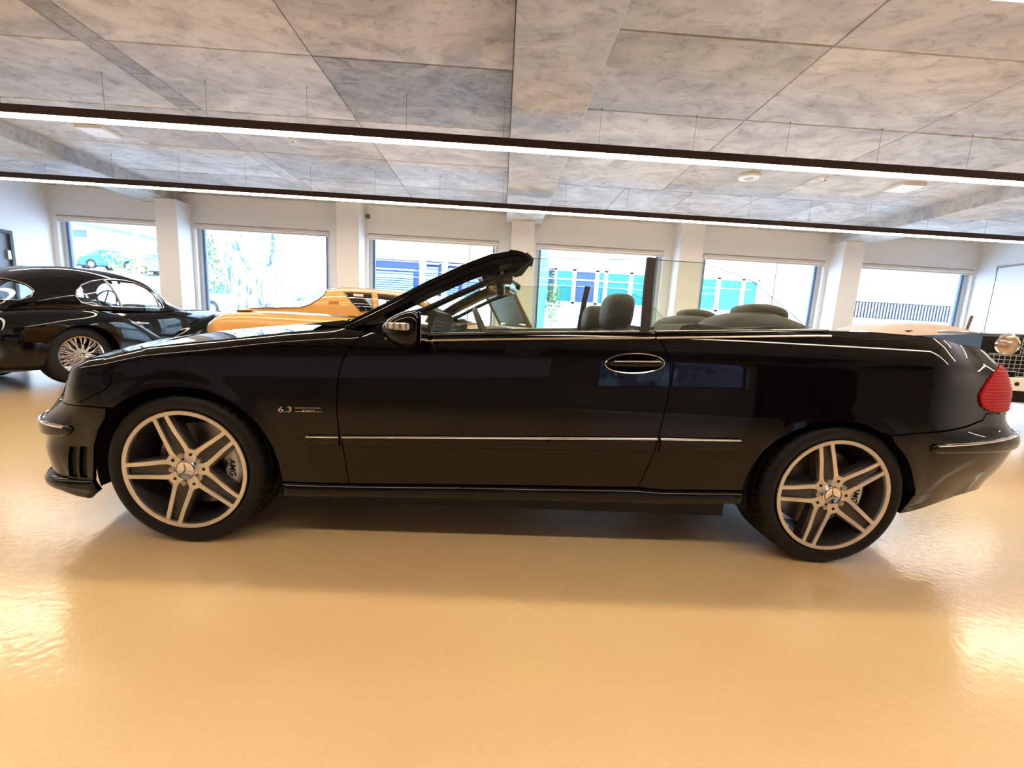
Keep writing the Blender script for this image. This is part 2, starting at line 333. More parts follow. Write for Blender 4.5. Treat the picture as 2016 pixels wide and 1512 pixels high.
for y, s in ((2.20, 'directly above the black convertible'), (0.0, 'above the camera')):
    pendant(y, 'long bronze linear pendant with lit underside '+s)
# ceiling fittings
WP = mat('white plastic', (.75, .73, .70), .45)
t = empty('ceiling_speaker', (3.33, 5.80, H), label='round white ceiling speaker with grey centre', cat='ceiling speaker')
MB().lathe([(0, 0), (.135, 0), (.14, -.02), (.13, -.045), (.06, -.05), (0, -.05)], 32, Matrix.Rotation(R(90), 4, 'X')).build('housing', WP, t)
MB().lathe([(0, -.054), (.058, -.054), (.06, -.049)], 24, Matrix.Rotation(R(90), 4, 'X')).build('grille', mat('grey mesh', (.45, .43, .45), .6), t)
for x, y, lb in ((-2.81, 5.65, 'small white sprinkler rose on the ceiling left of the middle beam'), (4.35, 5.72, 'small white sprinkler rose right of the round ceiling speaker')):
    t = empty('sprinkler', (x, y, H), label=lb, cat='sprinkler', group='ceiling sprinklers')
    MB().lathe([(0, 0), (.05, 0), (.048, -.008), (.03, -.022), (0, -.022)], 20, Matrix.Rotation(R(90), 4, 'X')).build('rose', WP, t)
    MB().lathe([(.0, -.02), (.01, -.02), (.008, -.045), (.022, -.048), (.022, -.052), (0, -.052)], 12, Matrix.Rotation(R(90), 4, 'X')).build('nozzle', STEEL, t)
for x, y, lb in ((-5.33, 5.74, 'square white ceiling panel light between the left beam and the near pendant'), (5.57, 5.81, 'square white ceiling panel light near the right beam')):
    t = empty('square_panel_light', (x, y, H), label=lb, cat='panel light', group='square ceiling panels')
    MB().box(-.17, .17, -.15, .15, -.045, 0, bev=.006).build('housing', WP, t, smooth=0)
    MB().lathe([(0, -.048), (.012, -.048), (.012, -.044)], 10, Matrix.Rotation(R(90), 4, 'X')).build('test_button', STEEL, t)
t = empty('security_camera', (-2.77, 8.5, 2.98), label='tiny dark dome security camera on the rear wall above window three', cat='camera')
MB().lathe([(0, .03), (.035, .02), (.045, 0), (.045, -.04)], 16, Matrix.Translation((0, -.04, 0)) @ Matrix.Rotation(R(180), 4, 'X')).build('dome', mat('smoked dome', (.10, .09, .08), .1), t)
MB().box(-.045, .045, -.015, .0, -.05, .05).build('mount', WP, t, smooth=0)
# ------------------------------------------------------------------ black convertible: body side surface
# ---- body side surface of the cabriolet: plan curve (arc length s) and inset by height ----
PLAN=[(-.835,.87),(-.83,.66),(-.80,.45),(-.735,.25),(-.655,.13),(-.56,.055),(-.45,.018),(-.30,.004),(-.1,0),(.3,0),(1.0,0),(1.8,0),(2.5,0),(2.9,.002),(3.15,.008),(3.32,.022),(3.46,.05),(3.58,.1),(3.68,.19),(3.74,.32),(3.78,.5),(3.80,.87)]
def _dense(P,k=24):
    P=np.array(P,float);n=len(P);out=[]
    for i in range(n-1):
        p0=P[max(i-1,0)];p1=P[i];p2=P[i+1];p3=P[min(i+2,n-1)]
        d=np.linalg.norm(p2-p1);m1=(p2-p0)/max(np.linalg.norm(p2-p1)+np.linalg.norm(p1-p0),1e-6)*d;m2=(p3-p1)/max(np.linalg.norm(p3-p2)+np.linalg.norm(p2-p1),1e-6)*d
        if i==0: m1=np.array([0,-d])
        if i==n-2: m2=np.array([0,d])
        t=np.linspace(0,1,k,endpoint=False)[:,None]
        out.append((2*t**3-3*t**2+1)*p1+(t**3-2*t**2+t)*m1+(-2*t**3+3*t**2)*p2+(t**3-t**2)*m2)
    out.append(P[-1:]);return np.concatenate(out)
CD=_dense(PLAN);_sl=np.r_[0,np.cumsum(np.linalg.norm(np.diff(CD,axis=0),axis=1))]
_i1=np.argmin(abs(CD[:,0]-1.0)+CD[:,1]);_sl=_sl-_sl[_i1]+CD[_i1,0]
_tg=np.gradient(CD,axis=0);_tg/=np.linalg.norm(_tg,axis=1)[:,None]
_nr=np.stack([_tg[:,1],-_tg[:,0]],1)
SMIN,SMAX=_sl[0],_sl[-1]
def plan(s):
    return np.stack([np.interp(s,_sl,CD[:,0]),np.interp(s,_sl,CD[:,1])],-1),np.stack([np.interp(s,_sl,_nr[:,0]),np.interp(s,_sl,_nr[:,1])],-1)
def sm(a,b,x): t=np.clip((x-a)/(b-a),0,1);return t*t*(3-2*t)
GM=[(.12,.09),(.2,.05),(.27,.034),(.285,.03),(.40,.016),(.52,.004),(.60,0),(.68,.003),(.76,.012),(.84,.028),(.90,.052),(.94,.082),(.97,.115),(1.02,.18)]
GF=[(.15,.03),(.203,.014),(.23,.0),(.257,.013),(.306,.006),(.356,0),(.412,.004),(.445,0),(.481,0),(.528,.03),(.563,.05),(.585,.062),(.654,.086),(.697,.111),(.727,.135),(.77,.18),(.86,.27)]
GR=[(.2,.10),(.33,.07),(.391,.05),(.449,.028),(.532,.007),(.578,.002),(.601,.01),(.639,.036),(.672,.047),(.776,.052),(.842,.067),(.879,.081),(.941,.131),(.982,.169),(1.03,.23)]
def _pch(T):
    x=np.array([a for a,b in T]);y=np.array([b for a,b in T])
    xx=np.linspace(x[0],x[-1],400);d=np.diff(y)/np.diff(x)
    m=np.zeros(len(x));m[0]=d[0];m[-1]=d[-1]
    for i in range(1,len(x)-1): m[i]=0 if d[i-1]*d[i]<=0 else 2*d[i-1]*d[i]/(d[i-1]+d[i])
    i=np.clip(np.searchsorted(x,xx)-1,0,len(x)-2);h=x[i+1]-x[i];t=(xx-x[i])/h
    yy=(2*t**3-3*t**2+1)*y[i]+(t**3-2*t**2+t)*h*m[i]+(-2*t**3+3*t**2)*y[i+1]+(t**3-t**2)*h*m[i+1]
    return xx,yy
def setg(gf,gr):
    global GFt,GRt,GMt
    GFt=_pch(gf);GRt=_pch(gr);GMt=_pch(GM)
setg(GF,GR)
HUBS=((0.0,.318,.362),(2.715,.318,.350))
def ginset(s,z):
    # the belt rises towards the rear: shift the shoulder with s
    sh=.075*sm(-.4,2.4,s)-.0
    zz=z-np.where(z>.7,sh*np.clip((z-.7)/.15,0,1),0)
    gm=np.interp(zz,*GMt);gf=np.interp(z,*GFt);gr=np.interp(z,*GRt)
    wf=1-sm(-.62,-.36,s);wr=sm(3.05,3.42,s)
    g=gm*(1-wf)*(1-wr)+gf*wf+gr*wr
    zt=np.interp(s,[-.55,-.40,-.285,-.13,.13,.39,.61,.73],[.729,.747,.7685,.811,.851,.896,.925,.915]);g=g+.028*np.clip(1-(zt-z)/.045,0,1.3)**2*(1-sm(.55,.75,s))*sm(-.9,-.6,s)
    for (a,b,r0) in HUBS:
        r=np.hypot(s-a,z-b);g=g-.007*np.exp(-((np.maximum(r-r0,0))/.035)**2)*sm(.2,.5,z)*(1-wf)*(1-wr)
    return g
def S(s,z):
    s=np.asarray(s,float);z=np.asarray(z,float)
    c,n=plan(s);g=ginset(s,z)
    return np.stack([c[...,0]-n[...,0]*g,c[...,1]-n[...,1]*g,z],-1)
CW = 1.74
def surf_n(s, z, off=0.):
    e = 1e-3; a = S(s, z); du = S(s+e, z)-S(s-e, z); dv = S(s, z+e)-S(s, z-e)
    n = np.cross(du, dv); n /= np.maximum(np.linalg.norm(n, axis=-1), 1e-12)[..., None]
    return a + n*np.asarray(off)[..., None] if np.ndim(off) else a+n*off, n      # n points outwards
def densify(P, step=.02):
    o = []; n = len(P)
    for i in range(n):
        a = np.array(P[i]); b = np.array(P[(i+1) % n]); k = max(1, int(np.ceil(np.linalg.norm(b-a)/step)))
        o += [a+(b-a)*j/k for j in range(k)]
    return np.array(o)
def pshrink(P, d):
    P = np.asarray(P, float); n = len(P); A = 0.5*np.sum(P[:, 0]*np.roll(P[:, 1], -1)-np.roll(P[:, 0], -1)*P[:, 1])
    e = np.roll(P, -1, 0)-P; e /= np.maximum(np.linalg.norm(e, axis=1), 1e-9)[:, None]; nn = np.stack([-e[:, 1], e[:, 0]], 1)*(1 if A > 0 else -1)
    m = nn+np.roll(nn, 1, 0); l = np.linalg.norm(m, axis=1); m = m/np.maximum(l, .3)[:, None]
    return P+m*d*np.minimum(2/np.maximum(l, .6), 2)[:, None]
def inside(P, Q):
    x, y = Q[:, 0][:, None], Q[:, 1][:, None]; x0, y0 = P[:, 0], P[:, 1]; x1, y1 = np.roll(x0, -1), np.roll(y0, -1)
    with np.errstate(divide='ignore', invalid='ignore'):
        c = ((y0 > y) != (y1 > y)) & (x < (x1-x0)*(y-y0)/(y1-y0)+x0)
    return c.sum(1) % 2 == 1
def dist_to(P, Q):
    a = P; b = np.roll(P, -1, 0); d = b-a; t = ((Q[:, None]-a)*d).sum(-1)/np.maximum((d*d).sum(-1), 1e-12); t = np.clip(t, 0, 1)
    return np.linalg.norm(Q[:, None]-(a+t[..., None]*d), axis=-1).min(1)
def smooth_poly(P, it=2, keep=()):
    P = [tuple(p) for p in P]
    for _ in range(it):
        o = []
        n = len(P)
        for i in range(n):
            a, b = np.array(P[i]), np.array(P[(i+1) % n]); o += [tuple(a*.75+b*.25), tuple(a*.25+b*.75)]
        P = o
    return P
def panel(name, poly, m, parent, du=.035, dz=.018, off=0., depth=.014, gap=.002, holes=(), pillow=0, side=0, label=None, step=.02):
    """car-body panel cut from the side surface. side 0 near, 1 far (mirrored), 2 both halves in one mesh"""
    P = densify(pshrink(poly, gap) if gap else poly, step)
    HL = [densify(h, .012) for h in holes]
    x0, z0 = P.min(0); x1, z1 = P.max(0)
    gx, gz = np.meshgrid(np.arange(x0+du/2, x1, du), np.arange(z0+dz/2, z1, dz)); Q = np.stack([gx.ravel(), gz.ravel()], 1)
    k = inside(P, Q)
    Q = Q[k]
    if len(Q): Q = Q[dist_to(P, Q) > min(du, dz)*.45]
    for h in HL:
        if len(Q): Q = Q[~inside(h, Q)]
        if len(Q): Q = Q[dist_to(h, Q) > min(du, dz)*.4]
    if pillow:
        rings = [pshrink(P, pillow*t) for t in (.3, .7, 1.1)]
        for r_ in rings:
            r_ = r_[inside(P, r_)]; r_ = r_[dist_to(P, r_) > pillow*.2]; Q = np.concatenate([Q, r_])
    V = [Vector(p) for p in P]; E = [(i, (i+1) % len(P)) for i in range(len(P))]
    for h in HL:
        b = len(V); V += [Vector(p) for p in h]; E += [(b+i, b+(i+1) % len(h)) for i in range(len(h))]
    V += [Vector(q) for q in Q]
    ov, oe, of, ove, *_ = delaunay_2d_cdt(V, E, [], 0, 1e-5, True)
    ov = np.array([tuple(v) for v in ov]); F = np.array([f for f in of if len(f) == 3])
    c = ov[F].mean(1); k = inside(P, c)
    for h in HL: k &= ~inside(h, c)
    F = F[k]
    a, b, cc = ov[F[:, 0]], ov[F[:, 1]], ov[F[:, 2]]
    ar = (b[:, 0]-a[:, 0])*(cc[:, 1]-a[:, 1])-(b[:, 1]-a[:, 1])*(cc[:, 0]-a[:, 0]); F = F[abs(ar) > 1e-9]; ar = ar[abs(ar) > 1e-9]
    F[ar < 0] = F[ar < 0][:, ::-1]
    offv = np.full(len(ov), off, float)
    if pillow:
        d = np.clip(dist_to(P, ov)/pillow, 0, 1); offv = off*np.sqrt(np.clip(1-(1-d)**2, 0, 1))
    top, nrm = surf_n(ov[:, 0], ov[:, 1], offv)
    # boundary edges of kept faces
    cnt = {}
    for f in F:
        for i in range(3):
            e = (int(f[i]), int(f[(i+1) % 3])); cnt[e] = cnt.get(e, 0)+1
    bd = [e for e in cnt if (e[1], e[0]) not in cnt]
    bi = sorted({i for e in bd for i in e}); mp = {i: len(ov)+j for j, i in enumerate(bi)}
    back = surf_n(ov[bi, 0], ov[bi, 1], (0 if pillow else off)-depth)[0]
    verts = np.concatenate([top, back]); faces = [tuple(map(int, f)) for f in F]; nt_ = len(faces)
    faces += [(e[1], e[0], mp[e[0]], mp[e[1]]) for e in bd]
    out = []
    for sd in ((0,) if side == 0 else (1,) if side == 1 else (0, 1)):
        v = verts.copy(); n = nrm.copy(); fs = faces
        if sd: v[:, 1] = CW-v[:, 1]; n[:, 1] *= -1; fs = [f[::-1] for f in faces]
        out.append((v, n, fs))
    VV = np.concatenate([o_[0] for o_ in out]); FF = []; b = 0
    for v, n, fs in out: FF += [tuple(i+b for i in f) for f in fs]; b += len(v)
    me = bpy.data.meshes.new(name); me.from_pydata(VV.tolist(), [], FF); me.materials.append(m); me.shade_smooth()
    if pillow: me.set_sharp_from_angle(angle=R(50))
    else:
        ln = []; fi = 0
        fn = np.zeros(len(FF)*3); me.polygons.foreach_get('normal', fn); fn = fn.reshape(-1, 3)
        for v, n, fs in out:
            for j, f in enumerate(fs):
                if j < nt_: ln += [tuple(n[q]) for q in f]
                else: ln += [tuple(fn[fi])]*4
                fi += 1
        me.normals_split_custom_set(ln)
    o = bpy.data.objects.new(name, me); COL.objects.link(o); o.parent = parent
    return tag(o, label)
def on_surf(pts, off=0.):
    p = densify_open(pts); return surf_n(p[:, 0], p[:, 1], off)[0]
def densify_open(P, step=.03):
    o = []
    for i in range(len(P)-1):
        a = np.array(P[i], float); b = np.array(P[i+1], float); k = max(1, int(np.ceil(np.linalg.norm(b-a)/step))); o += [a+(b-a)*j/k for j in range(k)]
    o.append(np.array(P[-1], float)); return np.array(o)
def text_bm(mb, txt, size, ext, M, shear=0, bold=0):
    cu = bpy.data.curves.new('t', 'FONT'); cu.body = txt; cu.size = size; cu.extrude = ext; cu.shear = shear; cu.align_x = 'CENTER'; cu.align_y = 'CENTER'; cu.offset = bold
    ob = bpy.data.objects.new('t', cu); COL.objects.link(ob); bpy.context.view_layer.update()
    me = bpy.data.meshes.new_from_object(ob.evaluated_get(bpy.context.evaluated_depsgraph_get()))
    mb.add([M @ v.co for v in me.vertices], [tuple(p.vertices) for p in me.polygons])
    bpy.data.objects.remove(ob); bpy.data.curves.remove(cu); bpy.data.meshes.remove(me)
    return mb
FACE = Matrix(((1, 0, 0, 0), (0, 0, 1, 0), (0, 1, 0, 0), (0, 0, 0, 1)))     # text XY -> XZ plane, read from -y
FACE = Matrix(((1, 0, 0, 0), (0, 0, -1, 0), (0, 1, 0, 0), (0, 0, 0, 1)))

CARX, CARY = -1.2547, 1.5653
car = empty('convertible_car', (CARX, CARY, 0), label='glossy black four-seat convertible car with its roof down, side-on in the foreground', cat='car')
AF = [(-.3954,.2448),(-.3685,.3187),(-.342,.4095),(-.3092,.4778),(-.271,.532),(-.2337,.5708),(-.1914,.6051),(-.1497,.6289),(-.1012,.648),(-.0532,.6605),(.003,.6665),(.0594,.6655),(.11,.659),(.1582,.6455),(.2243,.6117),(.27,.578),(.3076,.5378),(.338,.49),(.3603,.44),(.3766,.375),(.3852,.2851)]
AR = [(2.3141,.3269),(2.3166,.3552),(2.3221,.3973),(2.3361,.4492),(2.3677,.5102),(2.4087,.5569),(2.4523,.5887),(2.4980,.6125),(2.5439,.631),(2.600,.645),(2.6603,.6525),(2.705,.6525),(2.7468,.6469),(2.7920,.634),(2.8377,.6149),(2.8830,.5880),(2.9183,.562),(2.9570,.530),(2.9907,.4921),(3.0200,.4490),(3.0404,.4103),(3.0689,.3635),(3.0800,.3235)]
SF = [(-.62,.5690),(-.4915,.5698),(-.3681,.5712),(-.2337,.5708)]
DF = [(.734,.915),(.6959,.8905),(.661,.8474),(.6356,.7908),(.6244,.7275),(.6203,.6241),(.6268,.5073),(.64,.4478),(.6502,.342),(.6574,.2866)]
DR = [(1.874,.9693),(1.8998,.9403),(1.9238,.9013),(1.9414,.8463),(1.9464,.7817),(1.941,.7),(1.9295,.6413),(1.9235,.5988),(1.9195,.5566),(1.9152,.5057),(1.892,.4152),(1.8665,.3229)]
TOPF = [(.734,.915),(.6076,.925),(.3949,.8956),(.1313,.8509),(-.1325,.8112),(-.2849,.7685),(-.40,.747),(-.55,.729),(-1.0,.715)]
BELT = [(.734,.915),(.94,.912),(1.28,.9348),(1.58,.953),(1.874,.9693),(2.223,.9914),(2.5562,1.0117),(2.8141,1.0199),(3.0406,1.0141),(3.3596,.9925),(3.6149,.969),(3.84,.94)]
HL = smooth_poly([(-.3903,.6741),(-.401,.5975),(-.3763,.5808),(-.3501,.5948),(-.3052,.6208),(-.2595,.6407),(-.2448,.6656),(-.2345,.6987),(-.2718,.7031),(-.3043,.7013),(-.3611,.6939)], 1)
TLP = [(3.4753,.8848),(3.5944,.9095),(3.70,.9020),(3.80,.885),(3.82,.80),(3.80,.706),(3.6277,.7031),(3.4732,.7036),(3.4035,.7093),(3.3488,.7291),(3.3267,.7554),(3.321,.7806),(3.3472,.8089),(3.4014,.8465)]
V1 = [(-.4586,.3954),(-.4255,.3991),(-.4603,.2602),(-.4994,.2629)]; V2 = [(-.4099,.4003),(-.3743,.404),(-.4164,.2604),(-.4486,.2618)]
HC = (1.7975, .8455); HE = [(HC[0]+.119*math.cos(q), HC[1]+.007*math.cos(q)+.039*math.sin(q)) for q in np.linspace(0, 2*math.pi, 36, endpoint=False)]
LOWF = [(-.3954,.2448),(-.385,.1984),(-.4399,.1582),(-.4858,.1679),(-.5447,.1906),(-.65,.205),(-1.0,.205),(SMIN,.205)]
for sd in (0, 1):
    panel('front_wing', SF+AF[5:]+[(.4744,.2832),(.6574,.2866)]+DF[::-1][1:]+TOPF[1:]+[(-1.0,.570)], BLACK, car, holes=[HL], side=sd, du=.022, dz=.009 if not sd else .02, step=.012)
    d = panel('door', DF+[(1.1398,.3031)]+DR[::-1]+BELT[3:0:-1], BLACK, car, holes=[HE], side=sd)
    q = panel('rear_wing', DR[::-1]+BELT[5:]+[(3.84,.700),(3.6277,.6981),(3.4732,.6986),(3.3988,.7002),(3.375,.6704),(3.2499,.6453),(3.1227,.6275),(2.8865,.6025)]+[(2.8377,.6149)]+AR[13::-1]+[(1.9619,.3151)], BLACK, car, holes=[TLP], side=sd)
    # lamps
    panel('headlamp', HL, mat('smoked lamp glass', (.004, .0045, .006), .03, ior=1.36), car, off=.003, du=.02, dz=.02, gap=.003, side=sd, label='dark glossy headlamp glass')
    t = panel('tail_lamp', TLP, mat('red lens', (.50, .002, .004), .35, spec=.06), car, off=.006, du=.02, dz=.012, gap=.002, depth=.03, side=sd, label='ribbed red tail lamp lens')
    rb = MB(); rm = mat('red lens', (.42, .003, .004))
    for k in range(14):
        z = .715+k*.0133; ss = [s_ for s_ in np.arange(3.33, 3.80, .02) if inside(np.array(TLP), np.array([[s_, z]]))[0]]
        if len(ss) > 2:
            p = surf_n(np.array(ss), np.full(len(ss), z), .0065)[0]
            if sd: p[:, 1] = CW-p[:, 1]
            rb.tube(p, .0028, 5)
    rb.build('lens_rib', rm, t)
    rv = panel('reverse_lens', [(3.60,.765),(3.74,.77),(3.74,.81),(3.63,.805)], WHITEL, t, off=.009, du=.03, gap=0, side=sd, label='clear reversing lamp patch')
    # side mouldings, split at the door gaps, each with its bright strip
    for a, b, z in ((.470, .628, 0), (.640, 1.912, 1), (1.926, 2.288, 2)):
        zt = lambda s_: np.interp(s_, [.47, .633, .895, 1.927, 2.27], [.4935, .4985, .5095, .5485, .558]); zb = lambda s_: np.interp(s_, [.47, .632, 1.9356, 2.27], [.4530, .4516, .4887, .507])
        xs_ = np.linspace(a, b, max(3, int((b-a)/.08)))
        if z == 0: top_ = [(a, zt(a)-.02)]+[(x, zt(x)) for x in xs_[1:]] ; bot_ = [(x, zb(x)) for x in xs_[::-1][:-1]]+[(a+.02, zb(a)+.008)]; xs_ = np.linspace(a+.03, b, 4)
        elif z == 2: top_ = [(x, zt(x)) for x in xs_[:-1]]+[(b-.02, zt(b)-.004), (b, zt(b)-.022)]; bot_ = [(b-.02, zb(b)+.004)]+[(x, zb(x)) for x in xs_[::-1][1:]]; xs_ = np.linspace(a, b-.03, 6)
        else: top_ = [(x, zt(x)) for x in xs_]; bot_ = [(x, zb(x)) for x in xs_[::-1]]
        mo = panel('side_moulding', top_+bot_, BLACK, car, off=.012, pillow=.010, du=.05, dz=.02, gap=0, depth=.004, side=sd)
        p = surf_n(np.array(xs_), zt(np.array(xs_))-.004, .0095)[0]
        if sd: p[:, 1] = CW-p[:, 1]
        MB().tube(p, .0042, 8).build('chrome_strip', CHROME, mo, label='thin chrome strip')
    mo = panel('bumper_moulding', [(-1.3,.494),(-.5969,.4917),(-.4527,.4872),(-.4343,.4866),(-.4204,.471),(-.4424,.4463),(-.4898,.4354),(-.5988,.4301),(-1.3,.430)], BLACK, car, off=.012, pillow=.012, gap=0, depth=.004, side=sd)
    p = surf_n(np.linspace(-1.28, -.45, 20), np.interp(np.linspace(-1.28, -.45, 20), [-1.3, -.6, -.45], [.487, .485, .481]), .0105)[0]
    if sd: p[:, 1] = CW-p[:, 1]
    MB().tube(p, .0045, 8).build('chrome_strip', CHROME, mo, label='thin chrome strip')
    mo = panel('bumper_moulding', [(3.0807,.5582),(3.0979,.5714),(3.58,.6083),(3.8,.612),(4.2,.612),(4.2,.545),(3.8,.545),(3.58,.5409),(3.1139,.530),(3.088,.538)], BLACK, car, off=.012, pillow=.012, gap=0, depth=.004, side=sd)
    xx = np.linspace(3.10, 4.18, 24); p = surf_n(xx, np.interp(xx, [3.1, 3.56, 3.8, 4.2], [.566, .600, .604, .604]), .0105)[0]
    if sd: p[:, 1] = CW-p[:, 1]
    MB().tube(p, .0045, 8).build('chrome_strip', CHROME, mo, label='thin chrome strip')
    panel('side_skirt', [(.3852,.2811),(.4744,.2792),(.6574,.2826),(1.1398,.2991),(1.8663,.3179),(1.9619,.3121),(2.3141,.3229),(2.3265,.264),(1.9742,.249),(1.3187,.2391),(.6772,.2256),(.3731,.2145)], BLACK, car, off=.022, pillow=.03, du=.06, dz=.012, depth=.05, gap=0, side=sd)
    # door handle
    dish = MB(); c0 = np.array(HC)
    G = []
    for r_, dd in ((1.02, .001), (.93, -.006), (.75, -.022), (.5, -.034), (.25, -.038), (.02, -.039)):
        P_ = np.array([(c0[0]+(x-c0[0])*r_, c0[1]+(y-c0[1])*r_) for x, y in HE]); g_ = surf_n(P_[:, 0], P_[:, 1], dd)[0]
        if sd: g_[:, 1] = CW-g_[:, 1]
        G.append(g_)
    dish.grid(np.array(G), flip=not sd, closev=True).build('handle_recess', BLACK, d, smooth=60)
    g_ = surf_n(np.array([x for x, y in HE]), np.array([y for x, y in HE]), .001)[0]
    if sd: g_[:, 1] = CW-g_[:, 1]
    hx = np.linspace(1.692, 1.908, 14); hz = .8450+(hx-1.8)*.045
    hp = surf_n(hx, hz, .018*np.sin(np.clip((hx-1.68)/.235, 0, 1)*math.pi)**.35)[0]
    if sd: hp[:, 1] = CW-hp[:, 1]
    MB().tube(hp, [.006]+[.011]*12+[.006], 10, flat=1.15).build('handle', BLACK, d)
    hp2 = hp.copy(); hp2[:, 2] += .009; hp2[:, 1] += (.006 if sd else -.006)
    MB().tube(hp2[1:-1], .003, 6).tube(g_[::1], .0022, 6, closed=True).build('handle_trim', CHROME, d, label='chrome handle strip and recess rim')
    # belt trims
    for (a, b, par) in ((.80, 1.866, d), (1.882, 2.62, q)):
        xx = np.linspace(a, b, int((b-a)/.06)); zz = np.interp(xx, [p_[0] for p_ in BELT], [p_[1] for p_ in BELT])
        p = surf_n(xx, zz+.003, .001)[0]; p2 = surf_n(xx, zz-.020, .003)[0]
        if sd: p[:, 1] = CW-p[:, 1]; p2[:, 1] = CW-p2[:, 1]
        MB().tube(p, .009, 8, flat=.7).build('belt_seal', mat('gloss black trim', (.006, .005, .005), .12, coat=1), par)
        MB().tube(p2, .0055, 8).build('belt_trim', mat('dark chrome trim', (.42, .38, .36), .12, 1), par, label='bright belt strip')
    # wheel arch liners
    for (hx_, rr, lo) in ((0, .372, -.5), (2.715, .368, -.35)):
        M_ = Matrix.Translation((hx_, .045 if not sd else CW-.045-.30, .318))
        l = MB().lathe([(rr, 0), (rr+.012, .02), (rr+.012, .30)], 36, M_, -.12 if hx_ else -.35, math.pi+.25)
        l.lathe([(.0, .295 if not sd else .005), (rr+.01, .295 if not sd else .005)], 36, M_, -.12 if hx_ else -.35, math.pi+.25)
        l.build('arch_liner', DARK, car, smooth=60)
    # vents in the front bumper corner
    panel('vent_recess', [(-.515,.41),(-.36,.415),(-.40,.25),(-.515,.25)], DARK, car, off=-.014, gap=0, depth=.002, side=sd)
bf = panel('front_bumper', [(SMIN,.5680),(-1.0,.5680)]+SF[:-1]+[(-.2637,.5688)]+AF[4::-1]+LOWF[1:]+[(SMIN,.30)], BLACK, car, holes=[V1, V2], side=2)
panel('front_lip', [(-.392,.2498),(-.5303,.2558),(-.6256,.2541),(-1.0,.252),(SMIN,.252),(SMIN,.207),(-1.0,.207),(-.65,.207),(-.5447,.1926),(-.4858,.1699),(-.4399,.1602),(-.388,.1984)], BLACK, car, off=.014, pillow=.02, gap=0, depth=.006, side=2, dz=.012)
panel('rear_bumper', [(2.8885,.6005),(3.1227,.6245),(3.2499,.6423),(3.377,.6674),(3.4010,.6985),(3.6277,.6961),(3.84,.698),(SMAX,.698),(SMAX,.40),(3.8,.40),(3.55,.402),(3.4808,.3902),(3.2802,.3615),(3.0800,.3313),(3.0689,.3635)]+AR[-3:15:-1], BLACK, car, side=2, dz=.02)
panel('rear_valance', [(3.0800,.3290),(3.2802,.3585),(3.4808,.3872),(3.55,.398),(3.8,.396),(SMAX,.396),(SMAX,.33),(3.7,.33),(3.50,.325),(3.3944,.3094),(3.207,.2728),(3.1084,.2498),(3.0512,.2392)], BLACK, car, off=-.003, gap=0, side=2, dz=.015, depth=.05)
# grille and boot tail panel
panel('radiator_grille', [(SMIN,.572),(-1.003,.572),(-1.003,.712),(SMIN,.70)], DARK, car, off=-.01, side=2)
g = MB()
for z in (.595, .63, .665):
    p = surf_n(np.linspace(SMIN, -1.02, 12), np.full(12, z), .004)[0]; g.tube(p, .006, 6); p = p.copy(); p[:, 1] = CW-p[:, 1]; g.tube(p, .006, 6)
g.build('grille_slat', CHROME, car)
panel('boot_tail', [(3.842,.70),(SMAX,.70),(SMAX,.935),(3.842,.94)], BLACK, car, side=2)
# bonnet and boot lid: lofted from the side edge to the centre line
def loft_lid(name, edge, spine, crown, m, nb=16, pw=2.4, e0=.004):
    """edge: (s,z) list; spine: u values; crown: centre height"""
    E = densify_open(edge, .03); A = surf_n(E[:, 0], E[:, 1], -.002)[0]; n = len(A); t = np.linspace(0, 1, n)
    us = np.interp(t, np.linspace(0, 1, len(spine)), spine); zc = np.interp(us, [c[0] for c in crown], [c[1] for c in crown])
    G = []
    for b in np.linspace(0, 1, nb):
        x = A[:, 0]*(1-b)+us*b; y = A[:, 1]*(1-b)+.87*b; k = 1-(1-b)**pw
        G.append(np.stack([x, y, A[:, 2]*(1-k)+zc*k], 1))
    G = np.array(G); low = G[:1].copy(); low[..., 2] -= .02; G1 = np.concatenate([low, G]); F_ = G1.copy(); F_[..., 1] = CW-F_[..., 1]
    full = np.concatenate([G1, F_[::-1][1:]])
    return MB().grid(full, flip=True).build(name, m, car, smooth=60)
loft_lid('bonnet', [(.70,.9105)]+[(a, b+.003) for a, b in TOPF[1:]]+[(SMIN,.708)], [.52, .4, .2, 0, -.2, -.35, -.42, -.44, -.44], [(-.44,.805),(-.2,.862),(.1,.912),(.4,.950),(.6,.970)], BLACK)
loft_lid('boot_lid', [(a, b+.004) for a, b in BELT[6:]]+[(4.1,.938),(SMAX,.936)], [2.72, 2.9, 3.05, 3.2, 3.3, 3.35, 3.38], [(2.7,1.045),(3.0,1.04),(3.38,1.02)], BLACK)
ug = surf_n(np.linspace(2.60, 3.03, 14), np.interp(np.linspace(2.60, 3.03, 14), [2.6, 2.64, 2.76, 2.92, 3.03], [1.012, .999, .990, .998, 1.012]), .0004)[0]
MB().tube(ug, .0016, 5).build('shut_line', DARK, car)
